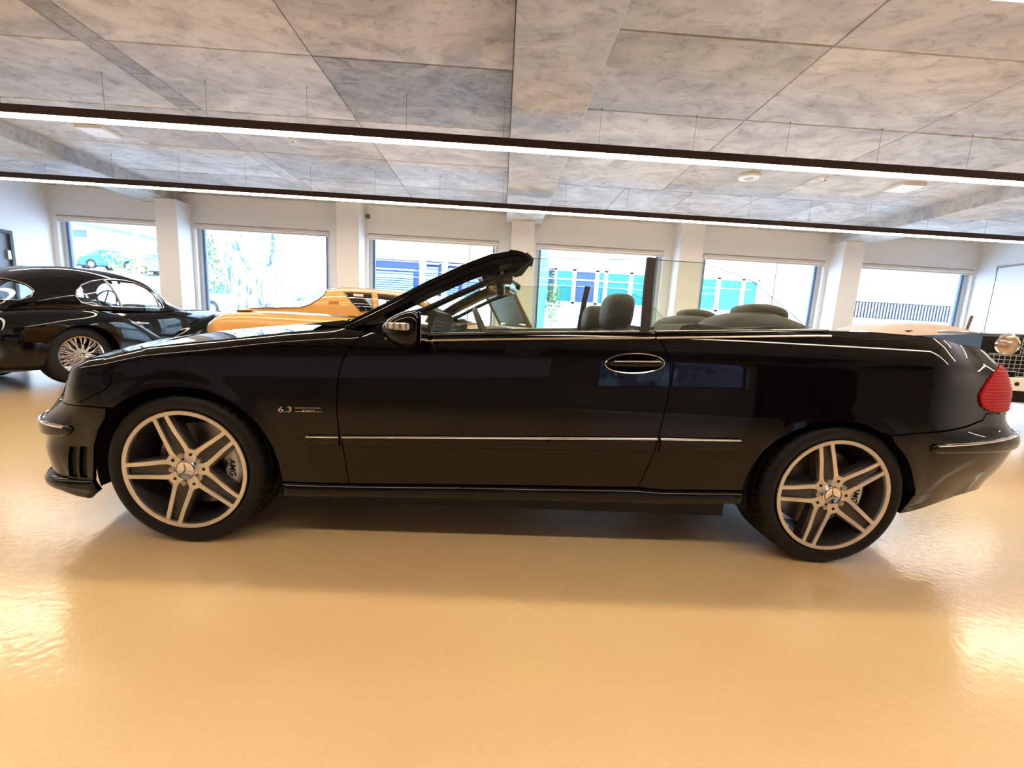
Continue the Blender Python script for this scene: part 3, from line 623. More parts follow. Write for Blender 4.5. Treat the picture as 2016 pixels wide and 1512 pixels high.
# ---- cabin, glass, mirrors
def superell(c, r, p=.5, q=.5, n=20, mfun=None):
    G = []
    sg = lambda v, e: math.copysign(abs(v)**e, v)
    for i in range(n+1):
        a = -math.pi/2+math.pi*i/n; row = []
        for j in range(n*2):
            b = 2*math.pi*j/(n*2); x, y, z = r[0]*sg(math.cos(a), p)*sg(math.cos(b), q), r[1]*sg(math.cos(a), p)*sg(math.sin(b), q), r[2]*sg(math.sin(a), p)
            v = Vector((x, y, z))
            if mfun: v = mfun(v)
            row.append((c[0]+v.x, c[1]+v.y, c[2]+v.z))
        G.append(row)
    return np.array(G)
tub = MB()
tub.box(.62, 2.55, .16, CW-.16, .22, .30)
for y0_, y1_ in ((.14, .17), (CW-.17, CW-.14)):
    tub.prism([(.62,.28),(2.62,.28),(2.62,.99),(1.88,.955),(1.28,.92),(.94,.90),(.62,.88)], y0_, y1_)
tub.box(2.55, 2.62, .15, CW-.15, .28, 1.0).box(.60, .66, .12, CW-.12, .28, .90)
tub.build('cabin_tub', LEATHER, car, smooth=0)
for sd in (0, 1):        # door-top cap, from the belt seal to the inner card
    xx = np.linspace(.80, 2.62, 30); zz = np.interp(xx, [p_[0] for p_ in BELT], [p_[1] for p_ in BELT]); a = surf_n(xx, zz, -.003)[0]; b = a.copy(); b[:, 1] = .175; b[:, 2] -= .012
    c = (a+b)/2; c[:, 2] += .006; G = np.array([a, c, b])
    if sd: G[..., 1] = CW-G[..., 1]
    MB().grid(G, flip=not sd).build('door_cap', mat('door top vinyl', (.02, .02, .019), .75, spec=.2), car, smooth=60)
MB().box(-.45, 3.2, .26, CW-.26, .175, .24).box(.42, 2.28, .085, CW-.085, .18, .30).box(-.62, -.42, .30, CW-.30, .2, .6).box(3.1, 3.4, .3, CW-.3, .3, .6).build('underbody', DARK, car, smooth=0)
MB().tube([(3.30, .42, .30), (3.70, .42, .31)], .04, 14).tube([(3.30, CW-.42, .30), (3.70, CW-.42, .31)], .04, 14).build('exhaust_pipe', STEEL, car)
# dash with instrument hood and vents
prof = [(.60,.905),(.70,.925),(.82,.938),(.92,.950),(.965,.955),(.985,.948),(.975,.93),(.955,.88),(.93,.80),(.90,.62),(.60,.55)]
G = []
for y in np.linspace(.17, CW-.17, 30):
    hood = .028*math.exp(-((y-1.28)/.17)**2); G.append([(x+(.03*math.exp(-((y-1.28)/.17)**2) if z > .9 else 0), y, z+(hood*.6 if x > .9 and z > .93 else 0)+.062*(1-sm(.55, .95, y))*sm(.60, .95, x)*(1 if z > .85 else 0)) for x, z in prof])
MB().grid(G, closev=True).add(G[0], [tuple(range(11))]).add(G[-1], [tuple(range(11))[::-1]]).build('dashboard', LEATHER, car, smooth=50)
for y in (.27, .75, .92, 1.50):
    v = MB()
    for k in range(5): v.box(.972-k*.006, .990-k*.006, y-.055, y+.055, (.965 if y < .8 else .92)-k*.013, (.969 if y < .8 else .924)-k*.013)
    v.build('air_vent', CHROME, car, smooth=0)
# steering wheel
sw = MB(); Ms = Matrix.Translation((1.14, 1.27, .90)) @ Matrix.Rotation(R(-24), 4, 'Y')
pts = [Ms @ Vector((0, .185*math.cos(q), .185*math.sin(q))) for q in np.linspace(0, 2*math.pi, 40, endpoint=False)]
sw.tube(pts, .0165, 10, closed=True)
for q in (-.15, math.pi+.15, -math.pi/2-.35, -math.pi/2+.35): sw.tube([Ms @ Vector((-.02, .02*math.cos(q), .02*math.sin(q))), Ms @ Vector((0, .18*math.cos(q), .18*math.sin(q)))], .014, 8, flat=.6)
sw.grid(superell((0, 0, 0), (.03, .065, .06), .6, .6, 8, lambda v: (Ms.to_3x3() @ v)+Ms.translation-Vector((.0, 0, 0))))
sw.tube([Ms @ Vector((-.03, 0, 0)), Ms @ Vector((-.25, 0, -.02))], .03, 10).build('steering_wheel', mat('black leather rim', (.02, .018, .016), .4), car)
# seats
def seat(x, y, name, hx, hz):
    b = superell((x-.02, y, .70), (.075, .25, .29), .45, .5, 14, lambda v: Vector((v.x+.22*v.z*1.0, v.y*(1-.18*max(v.z, 0)/.29), v.z)))
    s_ = MB().grid(b).grid(superell((x-.36, y, .42), (.27, .25, .09), .45, .45, 12)).build(name, LEATHER, car)
    h = superell((hx, y, hz), (.064, .13, .092), .62, .68, 14, lambda v: Vector((v.x+.08*v.z+(.012 if v.x > 0 else 0), v.y, v.z)))
    hr = MB().grid(h).build('headrest', LEATHER, s_)
    MB().tube([(hx+.02, y-.06, hz-.20), (hx+.015, y-.06, hz-.08)], .006, 8).tube([(hx+.02, y+.06, hz-.20), (hx+.015, y+.06, hz-.08)], .006, 8).build('headrest_post', CHROME, s_)
    MB().tube([(hx+.002, y-.128, hz-.05), (hx+.0, y-.10, hz+.075), (hx, y+.10, hz+.075), (hx+.002, y+.128, hz-.05)], .0022, 5).build('seam', DARK, s_)
    return s_
seat(1.82, .47, 'front_seat', 1.826, 1.062); seat(1.88, 1.27, 'front_seat', 1.892, 1.045)
LBR = mat('taupe leather', (.028, .022, .018), .5, bump=(180, .2, .002))
for y in (.53, 1.21):
    b = superell((2.58, y, .95), (.25, .30, .155), .75, .7, 16, lambda v: Vector((v.x*(1 if v.x < 0 else 1.1), v.y, v.z*(1.0 if v.x < 0 else 1-.5*min(v.x/.25, 1)))))
    s_ = MB().grid(b).build('rear_seat', LEATHER, car)
    h = superell((2.60, y, 1.100), (.115, .135, .048), .7, .7, 14, lambda v: Vector((v.x, v.y, v.z-(.14*v.x if v.x > 0 else 0))))
    MB().grid(h).build('headrest', LBR, s_)
    MB().tube([(2.55, y-.305, .975), (2.55, y-.296, 1.0)], .024, 16).build('belt_outlet', mat('satin grey', (.35, .35, .34), .4), s_)
    MB().tube([(2.55, y-.312, .985), (2.55, y-.300, .985)], .012, 10).build('belt_slot', DARK, s_)
# rear shelf, tonneau cover ahead of the boot
ton = []
for x in np.linspace(2.62, 2.80, 6): ton.append([(x, y, 1.0+.035*math.sin(math.pi*(y-.1)/(CW-.2))+.01*math.sin((x-2.62)/.18*math.pi)) for y in np.linspace(.10, CW-.10, 20)])
MB().grid(ton).build('tonneau_cover', BLACK, car)
for y0_, y1_ in ((.20, .50), (1.24, 1.54)):
    w_ = MB(); P_ = [(2.02,.955),(2.06,1.012),(2.12,1.020),(2.28,1.006),(2.48,1.028),(2.50,1.018),(2.30,.992),(2.12,.985)]
    w_.prism(P_, y0_, y1_).build('wind_deflector', mat('deflector fabric', (.05, .045, .038), .6), car, smooth=30)
MB().box(2.0, 2.56, .17, CW-.17, .93, .962).build('rear_shelf', LEATHER, car, smooth=0)
# windscreen: frame, header, glass
PT = [(.601,.10,.935),(.733,.125,1.011),(.919,.165,1.127),(1.093,.205,1.224),(1.197,.225,1.271),(1.300,.245,1.297),(1.335,.255,1.293)]
def crv(P, n):
    P = np.array(P); t = np.linspace(0, len(P)-1, n); return np.stack([np.interp(t, range(len(P)), P[:, k]) for k in range(3)], 1)
for sd in (0, 1):
    p = crv(PT, 22); th = np.interp(np.linspace(0, 1, 22), [0, .3, .7, 1], [.050, .068, .078, .068]); G = []
    for i, q_ in enumerate(p):
        t_ = p[min(i+1, 21)]-p[max(i-1, 0)]; t_ /= np.linalg.norm(t_); dn = np.array([t_[2], 0, -t_[0]]); dn /= np.linalg.norm(dn); ou = np.array([0, -1, -.22]); ou /= np.linalg.norm(ou)
        h_ = th[i]; prof_ = [(.030, -.0), (.012, .004), (0, .0), (-.006, .22*h_), (-.007, .26*h_), (-.003, .30*h_), (-.012, .62*h_), (-.006, .66*h_), (.0, h_), (.045, h_*.9), (.05, .2*h_)]
        G.append([q_ - ou*a + dn*b for a, b in prof_])
    G = np.array(G)
    if sd: G[..., 1] = CW-G[..., 1]
    m_ = MB().grid(G, flip=not sd, closev=True); m_.add(G[0], [tuple(range(11))]).add(G[-1], [tuple(range(11))])
    m_.build('windscreen_pillar', BLACK, car, smooth=50)
    # pillar seal towards the side window
    s2 = [(.735,.14,.925),(.814,.16,.972),(.931,.185,1.019),(1.059,.22,1.090),(1.186,.245,1.155),(1.30,.265,1.200)]; s2 = crv(s2, 16)
    if sd: s2[:, 1] = CW-s2[:, 1]
    MB().tube(s2, .013, 8).build('pillar_seal', RUBBER, car)
    base = [(.60,.10,.915),(.70,.10,.922),(.80,.085,.93),(.86,.08,.918)]
    tri = MB().prism([(.60,.90),(.735,.925),(.80,.965),(.90,1.005),(.92,.99),(.90,.90)], .10 if not sd else CW-.12, .12 if not sd else CW-.10); tri.build('quarter_fairing', BLACK, car, smooth=0)
def arc(u0, z0, v0, bow, n=16, dz=0): return [(u0-bow*math.sin(math.pi*k/n), v0+(CW-2*v0)*k/n, z0+dz*math.sin(math.pi*k/n)) for k in range(n+1)]
hd = MB(); A0 = arc(1.335, 1.262, .255, .10, 20, .012)
sec = [(-.055,.038),(.0,.030),(.026,.018),(.034,.0),(.030,-.03),(.0,-.072),(-.07,-.080),(-.10,-.03)]
hd.grid([[(x+a, y, z+b) for a, b in sec] for x, y, z in A0], closev=True); hd.add([(A0[0][0]+a, A0[0][1], A0[0][2]+b) for a, b in sec], [tuple(range(8))]).add([(A0[-1][0]+a, A0[-1][1], A0[-1][2]+b) for a, b in sec], [tuple(range(8))])
hd.build('windscreen_header', BLACK, car, smooth=50)
MB().tube([(x+.030, y, z+.008) for x, y, z in A0], .012, 8).tube([(1.345, .262, 1.285), (1.372, .262, 1.262), (1.368, .265, 1.235)], [.012, .016, .012], 8).tube([(1.345, CW-.262, 1.285), (1.372, CW-.262, 1.262), (1.368, CW-.265, 1.235)], [.012, .016, .012], 8).build('header_seal', RUBBER, car)
GG = []
for k in range(13):
    t = k/12; P0 = crv(PT, 13)[k]; GG.append([(P0[0]+.005-(.20-.09*t)*math.sin(math.pi*j/16), P0[1]+.015+(CW-2*(P0[1]+.015))*j/16, P0[2]-.02+.02*math.sin(math.pi*j/16)*(1-t)) for j in range(17)])
MB().grid(GG).build('windscreen', GLASS, car)
MB().box(1.15, 1.30, .36, .72, 1.195, 1.212, Matrix.Identity(4)).box(1.15, 1.30, 1.02, 1.38, 1.195, 1.212).build('sun_visor', LEATHER, car, smooth=0)
MB().grid(superell((1.24, .95, 1.185), (.028, .125, .038), .5, .5, 12)).tube([(1.19, .87, 1.25), (1.225, .90, 1.20)], .012, 8).grid(superell((1.20, .87, 1.235), (.07, .07, .022), .6, .6, 10)).build('interior_mirror', PLAST, car)
MB().prism([(.44,.93),(.60,.955),(.66,.955),(.66,.93)], .12, CW-.12).build('cowl_panel', DARK, car, smooth=0)
for a, b in (((.54, .35, .955), (.50, .95, .975)), ((.54, .95, .965), (.50, 1.45, .972))): MB().tube([a, b], .006, 6).build('wiper', DARK, car)
# side glass
for sd in (0, 1):
    yy = lambda v: CW-v if sd else v
    def gp(pts, name):
        # pts (u, z): glass leans inwards with height
        n = len(pts); vs = [(u, yy(.145+.080*(z-.95)/.33), z) for u, z in pts]; vs2 = [(u, yy(.145+.080*(z-.95)/.33+.004), z) for u, z in pts]
        MB().add(vs+vs2, [tuple(range(n)), tuple(range(n, 2*n))[::-1]]+[(i, (i+1) % n, n+(i+1) % n, n+i) for i in range(n)]).build(name, TINT, car, smooth=0)
        return vs
    v1 = gp([(.86,.93),(.94,1.005),(1.07,1.08),(1.19,1.145),(1.31,1.20),(1.375,1.262),(1.877,1.286),(1.862,.965),(1.3,.93)], 'door_window')
    arc_ = [(1.915,1.288),(2.137,1.286),(2.246,1.253),(2.344,1.221),(2.429,1.16),(2.511,1.095),(2.570,1.045),(2.60,.995)]
    v2 = gp([(1.885,.965)]+arc_+[(2.55,.985)], 'quarter_window')
    edge = MB().tube(v1[5:7], .0016, 5).tube(v2[1:], .0018, 5); edge.build('glass_edge', mat('green glass edge', (.05, .16, .14), .2), car)
    p = [(1.868,.955),(1.874,1.06),(1.882,1.18),(1.893,1.292)]; G = []
    sl = MB()
    a = [(u, yy(.140+.080*(z-.95)/.33), z) for u, z in p]
    sl.tube(a, .0135, 8, flat=1.4); sl.tube([(u+.016, y+(-.004 if not sd else .004), z) for u, y, z in a[:]], .008, 8)
    sl.build('window_seal', mat('brown black rubber', (.022, .015, .011), .55), car)
# door mirrors
for sd in (0, 1):
    yy = lambda v: CW-v if sd else v
    def mf(v):
        t = (v.x+.075)/.15                    # 0 front tip ... 1 rear, flat
        t = min(max(t, 0), 1); k = .38+.62*math.sin(min(t*1.25, 1)*math.pi/2)
        return Vector((v.x, v.y*k*(1 if not sd else 1), (v.z*k)-.012*(1-t)))
    g_ = superell((.897, -.075, .942), (.076, .085, .070), .62, .55, 18, mf)
    if sd: g_[..., 1] = CW-g_[..., 1]; g_ = g_[::-1]
    mr_ = MB().grid(g_).build('door_mirror', BLACK, car)
    lens = superell((.893, -.090, .947), (.052, .078, .0175), .45, .45, 12, lambda v: Vector((v.x, v.y*(.62+.38*min(max((v.x+.05)/.07, 0), 1)), v.z*(.7+.3*(v.x+.05)/.1))))
    if sd: lens[..., 1] = CW-lens[..., 1]; lens = lens[::-1]
    MB().grid(lens).build('indicator_lens', mat('clear indicator lens', (.62, .60, .56), .2, coat=1, bump=(90, .8, .004)), mr_, label='clear ribbed indicator strip')
    lb = MB()
    for k in range(4): lb.box(.862+k*.021, .868+k*.021, yy(-.171) if not sd else yy(-.165), yy(-.165) if not sd else yy(-.171), .937, .957)
    lb.build('lens_bar', mat('indicator reflector', (.25, .22, .18), .3, .6), mr_, smooth=0)
    MB().tube([(.872, yy(.05), .900), (.880, yy(.01), .895), (.893, yy(-.03), .902)], [.028, .024, .026], 12, flat=.8).build('mirror_arm', BLACK, mr_)
    MB().box(.9725, .9745, min(yy(-.145), yy(-.015)), max(yy(-.145), yy(-.015)), .895, .990, bev=.0008).build('mirror_glass', mat('mirror', (.8, .8, .8), .02, 1), mr_, smooth=0)
# ---- wheels
TX = 240
def tyre_mb(w):
    mb = MB(); rows = [(.243,.012),(.250,.0),(.262,-.010),(.280,-.014),(.296,-.011),(.304,-.005),(.3095,.002),(.313,.008),(.3155,.018),(.317,.030),(.3175,.040),(.311,.042),(.311,.050),(.3178,.052),(.318,.085),(.311,.087),(.311,.097),(.318,.099),(.318,w-.099),(.311,w-.097),(.311,w-.087),(.318,w-.085),(.3178,w-.052),(.311,w-.05),(.311,w-.042),(.3175,w-.04),(.316,w-.02),(.312,w-.008),(.30,w+.005),(.28,w+.01),(.25,w)]
    G = []
    for i, (r_, y) in enumerate(rows):
        sh = 6 <= i <= 10 or 23 < i <= 27; md = 13 <= i <= 14 or 17 <= i <= 18
        G.append([((r_-(.0045 if ((sh and k % 5 == 0) or (md and (k+2) % 5 == 0)) else 0))*math.cos(2*math.pi*(k+(.0 if sh else .4*(i % 2)))/TX), y, (r_-(.0045 if ((sh and k % 5 == 0) or (md and (k+2) % 5 == 0)) else 0))*math.sin(2*math.pi*(k+(.0 if sh else .4*(i % 2)))/TX)) for k in range(TX)])
    return mb.grid(G, closev=True)
def rot2(p, a): c, s_ = math.cos(a), math.sin(a); return (p[0]*c+p[1]*s_, -p[0]*s_+p[1]*c)     # clockwise from up
def make_wheel(loc, ang, w, far, label, cal):
    root = MB()
    root.lathe([(.2485,.0),(.2490,-.006),(.2450,-.010),(.2420,-.008),(.2380,.010),(.2330,.018),(.2310,.05),(.215,.09),(.215,w-.03),(.245,w)], 72)
    root = root.build('wheel', GREYM, car, loc=loc, label=label)
    MB().lathe([(.2485,-.0015),(.2492,-.0070),(.2475,-.0105),(.2320,-.0100),(.2300,-.0060),(.2300,.002)], 72).build('rim_lip', SILVER, root)
    tyre_mb(w).build('tyre', RUBBER, root, smooth=30)
    # hub body
    MB().lathe([(.0,.012),(.060,.012),(.082,.020),(.088,.05),(.09,.10)], 40).build('hub', GREYM, root)
    for k in range(5):
        a = ang+k*2*math.pi/5; sp = MB(); sp.mi = 0
        q = lambda pts: [rot2(p, a) for p in pts]
        # dark body of the twin spoke with the recessed channel
        body = [(-.028,.034),(-.050,.070),(-.036,.235),(.036,.235),(.050,.070),(.028,.034)]
        n = len(body); b2 = q(body); yf_ = [.004, .010, .004, .004, .010, .004]
        vs = [(p[0], yv+.003, p[1]) for p, yv in zip(b2, yf_)]+[(p[0], .045, p[1]) for p in b2]
        sp.add(vs, [tuple(range(n))]+[(i, n+i, n+(i+1) % n, (i+1) % n) for i in range(n)])
        sp.mi = 1
        for s_ in (-1, 1):
            arm = [(s_*.0260,.036),(s_*.0440,.060),(s_*.0405,.100),(s_*.0350,.170),(s_*.0325,.2345),(s_*.0165,.2345),(s_*.0185,.170),(s_*.0225,.110),(s_*.0225,.080),(s_*.0130,.046)]
            b2 = q(arm); yv = [-.002+.010*max(0, 1-(p[1]-.05)/.14) - .007*min(1, (p[1]-.05)/.18) for p in arm]; n = len(arm)
            vs = [(p[0], y, p[1]) for p, y in zip(b2, yv)]+[(p[0], y+.010, p[1]) for p, y in zip(b2, yv)]
            f_ = [tuple(range(n))]+[(i, n+i, n+(i+1) % n, (i+1) % n) for i in range(n)]
            sp.add(vs, f_ if s_ < 0 else [t[::-1] for t in f_])
        sp.build('spoke', [GREYM, SILVER], root, smooth=0)
        # web between spokes with the bolt hole
        aw = a+math.pi/5
        web = [(-.020,.036),(-.025,.060),(-.012,.088),(.012,.088),(.025,.060),(.020,.036)]; b2 = [rot2(p, aw) for p in web]; n = 6
        MB().add([(p[0], .004, p[1]) for p in b2]+[(p[0], .02, p[1]) for p in b2], [tuple(range(n))]+[(i, n+i, n+(i+1) % n, (i+1) % n) for i in range(n)]).build('spoke_web', SILVER, root, smooth=0)
        c = rot2((0, .066), aw); MB().lathe([(0, 0), (.0065, 0), (.0065, .006)], 12, Matrix.Translation((c[0], .0025, c[1]))).build('bolt_hole', DARK, root)
        c = rot2((0, .060), a); MB().lathe([(0, -.006), (.011, -.005), (.0125, .0), (.0125, .012)], 12, Matrix.Translation((c[0], .004, c[1]))).build('wheel_bolt', STEEL, root)
    MB().lathe([(.0,-.004),(.034,-.004),(.037,-.006),(.040,-.006),(.0425,-.003),(.0425,.012)], 40).build('hub_cap', CHROME, root)
    st = MB(); tilt = ang+R(8)
    for k in range(3):
        a = tilt+k*2*math.pi/3
        P_ = [rot2(p, a) for p in ((-.0042,.0024), (0, .0345), (.0042,.0024), (0, 0))]
        st.add([(P_[0][0], -.0045, P_[0][1]), (P_[1][0], -.0045, P_[1][1]), (P_[2][0], -.0045, P_[2][1]), (P_[3][0], -.0085, P_[3][1]), ], [(0, 1, 3), (1, 2, 3), (0, 3, 2), (0, 2, 1)])
    st.tube([(.0365*math.cos(q_), -.0065, .0365*math.sin(q_)) for q_ in np.linspace(0, 2*math.pi, 36, endpoint=False)], .0018, 6, closed=True)
    st.build('star_emblem', mat('polished emblem', (.25, .24, .23), .15, 1), root, smooth=0, label='three-pointed star in a ring')
    MB().lathe([(.0,.075),(.07,.075),(.075,.09),(.178,.09),(.180,.092),(.180,.118),(.06,.118)], 56).build('brake_disc', STEEL, root)
    th0, th1 = cal
    c = MB(); n = 10; rr0, rr1 = (.125, .188)
    G = []
    for i in range(n+1):
        a = th0+(th1-th0)*i/n; bulge = .007*math.sin(i/n*math.pi*4)
        G.append([(r_*math.sin(a), y, r_*math.cos(a)) for r_, y in ((rr0+.01-bulge, .050), (rr0-bulge, .057), (rr0-bulge, .13), (rr1, .13), (rr1, .057), (rr1-.01, .048))])
    G = np.array(G); c.grid(G, closev=True, flip=True).add(G[0], [tuple(range(6))]).add(G[-1], [tuple(range(6))[::-1]])
    cc = c.build('brake_caliper', mat('caliper silver', (.80, .78, .75), .4, .3), root, smooth=40)
    am = (th0+th1)/2; M_ = Matrix.Translation((.152*math.sin(am), .0475, .152*math.cos(am))) @ Matrix.Rotation(am-math.pi/2+R(90)+R(0), 4, 'Y') @ FACE
    tx = MB(); text_bm(tx, 'AMG', .034, .0008, M_, .2, .0006)
    tx.build('caliper_lettering', DARK, root, smooth=0)
    if far:
        root.scale = (1, -1, 1)
    return root
w0 = .030
make_wheel((0, w0, .3185), R(-21), .205, 0, 'five twin-spoke silver alloy wheel', (R(62), R(118)))
make_wheel((2.715, w0, .3185), R(-17), .235, 0, 'five twin-spoke silver alloy wheel', (R(75), R(115)))
make_wheel((0, CW-w0, .3185), R(10), .205, 1, 'five twin-spoke silver alloy wheel', (R(62), R(118)))
make_wheel((2.715, CW-w0, .3185), R(25), .235, 1, 'five twin-spoke silver alloy wheel', (R(75), R(115)))
# ---- wing badge
bd = MB(); P0, n0 = surf_n(np.array([.42]), np.array([.596]), .003); P1, n1 = surf_n(np.array([.51]), np.array([.5985]), .003)
text_bm(bd, '6.3', .032, .0015, Matrix.Translation(P0[0].tolist()) @ Matrix.Rotation(R(-2.5), 4, 'Y') @ Matrix.Scale(1.45, 4, (1, 0, 0)) @ FACE, .12, .0)
text_bm(bd, 'AMG', .0125, .0015, Matrix.Translation((P1[0]+np.array([0, -.001, -.003])).tolist()) @ Matrix.Rotation(R(-2.5), 4, 'Y') @ Matrix.Scale(1.9, 4, (1, 0, 0)) @ FACE, .2, .0)
for (a, b, z, o_) in ((.396, .404, .596, 0), (.460, .560, .6055, 0), (.460, .566, .591, 0)):
    p = surf_n(np.linspace(a, b, 5), z+(np.linspace(a, b, 5)-.48)*.04, .003)[0]; bd.tube(p, .0011, 5)
bd.build('wing_badge', CHROME, car, smooth=0, label='chrome 6.3 badge with small letters on the front wing')
# ------------------------------------------------------------------ shells of the cars behind: section surfaces over (x, t)
def _crv(T):
    x = np.array([a for a, b in T], float); y = np.array([b for a, b in T], float); d = np.diff(y)/np.diff(x)
    m = np.r_[d[0], (d[1:]+d[:-1])/2, d[-1]]; k = np.r_[False, d[1:]*d[:-1] <= 0, False]; m[k] = 0
    def f(q):
        q = np.clip(np.asarray(q, float), x[0], x[-1]); i = np.clip(np.searchsorted(x, q)-1, 0, len(x)-2); h = x[i+1]-x[i]; t = (q-x[i])/h
        return (2*t**3-3*t**2+1)*y[i]+(t**3-2*t**2+t)*h*m[i]+(-2*t**3+3*t**2)*y[i+1]+(t**3-t**2)*h*m[i+1]
    return f
def section(w, zb, zt, p=.8, q=.8, y0=0., lean=0.):
    """open arch from the right belt (t=0) over the top to the left belt (t=1)"""
    w, zb, zt = _crv(w), _crv(zb), _crv(zt)
    def F(x, t):
        x = np.asarray(x, float); a = np.pi*np.asarray(t, float); c = np.cos(a); s = np.sin(a)
        return np.stack([x, y0-w(x)*np.sign(c)*abs(c)**p, zb(x)+(zt(x)-zb(x))*np.maximum(s, 0)**q], -1)
    return F
JAG_POS, JAG_H = (-5.709, 5.09), 80.
JAG_CAB = section([(-1.05,.42),(-.8,.50),(-.4,.56),(0,.60),(.5,.63),(1.0,.62),(1.2,.58),(1.45,.52)],
                  [(-1.05,.70),(-.6,.84),(0,.90),(.6,.90),(1.2,.92),(1.45,.93)],
                  [(-1.05,.72),(-.85,.90),(-.6,1.10),(-.35,1.25),(0,1.37),(.4,1.415),(.75,1.40),(1.0,1.33),(1.2,1.16),(1.45,.945)], .62, .72)
YEL_POS, YEL_H = (-2.045, 5.744), 8.
YEL_CAB = section([(-1.25,.60),(-.9,.66),(-.4,.71),(0,.72),(.9,.70),(1.25,.66),(1.7,.60)],
                  [(-1.25,.98),(-.6,.99),(0,.985),(.9,.97),(1.7,.96)],
                  [(-1.25,.985),(-1.1,1.03),(-.8,1.15),(-.5,1.26),(-.22,1.335),(.1,1.365),(.5,1.36),(.9,1.31),(1.2,1.16),(1.7,.965)], .55, .62)
def gpanel(name, F, poly, m, parent, holes=(), du=.05, dt=.02, off=0., depth=.012, mirror=False, label=None, step=.03, smooth=40):
    """panel cut from a section surface F(x, t); polygons in (x, t)"""
    sc = 2.0                              # t is stretched so that the triangles come out even
    T = lambda P: np.array([(a, b*sc) for a, b in P])
    if mirror: fl = lambda P: [(a, 1-b) for a, b in P][::-1]; poly = fl(poly); holes = [fl(h_) for h_ in holes]
    P = densify(T(poly), step); HL_ = [densify(T(h_), step*.8) for h_ in holes]
    x0, z0 = P.min(0); x1, z1 = P.max(0); gx, gz = np.meshgrid(np.arange(x0+du/2, x1, du), np.arange(z0+dt, z1, dt*2)); Q = np.stack([gx.ravel(), gz.ravel()], 1)
    Q = Q[inside(P, Q)]
    if len(Q): Q = Q[dist_to(P, Q) > dt*.8]
    for h_ in HL_:
        if len(Q): Q = Q[~inside(h_, Q)]
        if len(Q): Q = Q[dist_to(h_, Q) > dt*.8]
    V = [Vector(p) for p in P]; E = [(i, (i+1) % len(P)) for i in range(len(P))]
    for h_ in HL_:
        b = len(V); V += [Vector(p) for p in h_]; E += [(b+i, b+(i+1) % len(h_)) for i in range(len(h_))]
    V += [Vector(q) for q in Q]
    ov, oe, of, *_ = delaunay_2d_cdt(V, E, [], 0, 1e-5, True); ov = np.array([tuple(v) for v in ov]); Fc = np.array([f for f in of if len(f) == 3]); c = ov[Fc].mean(1); k = inside(P, c)
    for h_ in HL_: k &= ~inside(h_, c)
    Fc = Fc[k]; a, b, cc = ov[Fc[:, 0]], ov[Fc[:, 1]], ov[Fc[:, 2]]; ar = (b[:, 0]-a[:, 0])*(cc[:, 1]-a[:, 1])-(b[:, 1]-a[:, 1])*(cc[:, 0]-a[:, 0]); Fc = Fc[abs(ar) > 1e-9]; ar = ar[abs(ar) > 1e-9]; Fc[ar < 0] = Fc[ar < 0][:, ::-1]
    x, t = ov[:, 0], ov[:, 1]/sc; e = 2e-3
    p = F(x, t); tc = np.clip(t, .01, .99); n = np.cross(F(x+e, tc)-F(x-e, tc), F(x, tc+e)-F(x, tc-e)); n /= np.maximum(np.linalg.norm(n, axis=1), 1e-9)[:, None]
    cen = np.stack([x, 0*x, F(x, 0*x)[:, 2]], 1)
    sg = np.sign(((p-cen)*n).sum(1).mean()); n = n*sg
    if sg < 0: Fc = Fc[:, ::-1]
    cnt = {}
    for f in Fc:
        for i in range(3): cnt[(int(f[i]), int(f[(i+1) % 3]))] = 1
    bd = [q for q in cnt if (q[1], q[0]) not in cnt]; bi = sorted({i for q in bd for i in q}); N_ = len(ov)
    vv = np.concatenate([p+n*off, p+n*(off-depth)]); fs = [tuple(map(int, f)) for f in Fc]+[tuple(int(i)+N_ for i in f[::-1]) for f in Fc]+[(q[1], q[0], N_+q[0], N_+q[1]) for q in bd]
    mb = MB().add(vv, fs)
    if depth > .015:
        mb.m[len(Fc):2*len(Fc)] = [1]*len(Fc); m = [m, mat('dark headlining', (.012, .011, .010), .8)]
    return mb.build(name, m, parent, smooth=smooth, label=label)
def rim(mb, F, poly, r=.008, off=.004, mirror=False):
    P = densify(np.array([(a, (1-b if mirror else b)*2.0) for a, b in poly]), .03); x, t = P[:, 0], P[:, 1]/2; p = F(x, t); c = np.stack([x, 0*x, p[:, 2]*0+F(x, 0*x+.0)[:, 2]], 1)
    d = p-c; d /= np.linalg.norm(d, axis=1)[:, None]; return mb.tube(p+d*off, r, 6, closed=True)
def sloft(mb, st, e=.6, n=28, cap=True):
    """st: (x, y0, w, z0, z1) stations; closed superellipse sections"""
    sg = lambda v: math.copysign(abs(v)**e, v); G = []
    T = np.array(st, float); xs = np.linspace(0, len(T)-1, (len(T)-1)*4+1); S_ = np.stack([_crv(list(zip(range(len(T)), T[:, k])))(xs) for k in range(5)], 1)
    for x, y0, w, z0, z1 in S_:
        G.append([(x, y0+w*sg(math.cos(2*math.pi*k/n)), (z0+z1)/2+(z1-z0)/2*sg(math.sin(2*math.pi*k/n))) for k in range(n)])
    mb.grid(G, closev=True, flip=True)
    if cap: mb.add(G[0], [tuple(range(n))]); mb.add(G[-1], [tuple(range(n))[::-1]])
    return mb
def weld(o):
    import bmesh
    b = bmesh.new(); b.from_mesh(o.data); bmesh.ops.remove_doubles(b, verts=b.verts, dist=1e-5); bmesh.ops.recalc_face_normals(b, faces=b.faces); b.to_mesh(o.data); b.free()
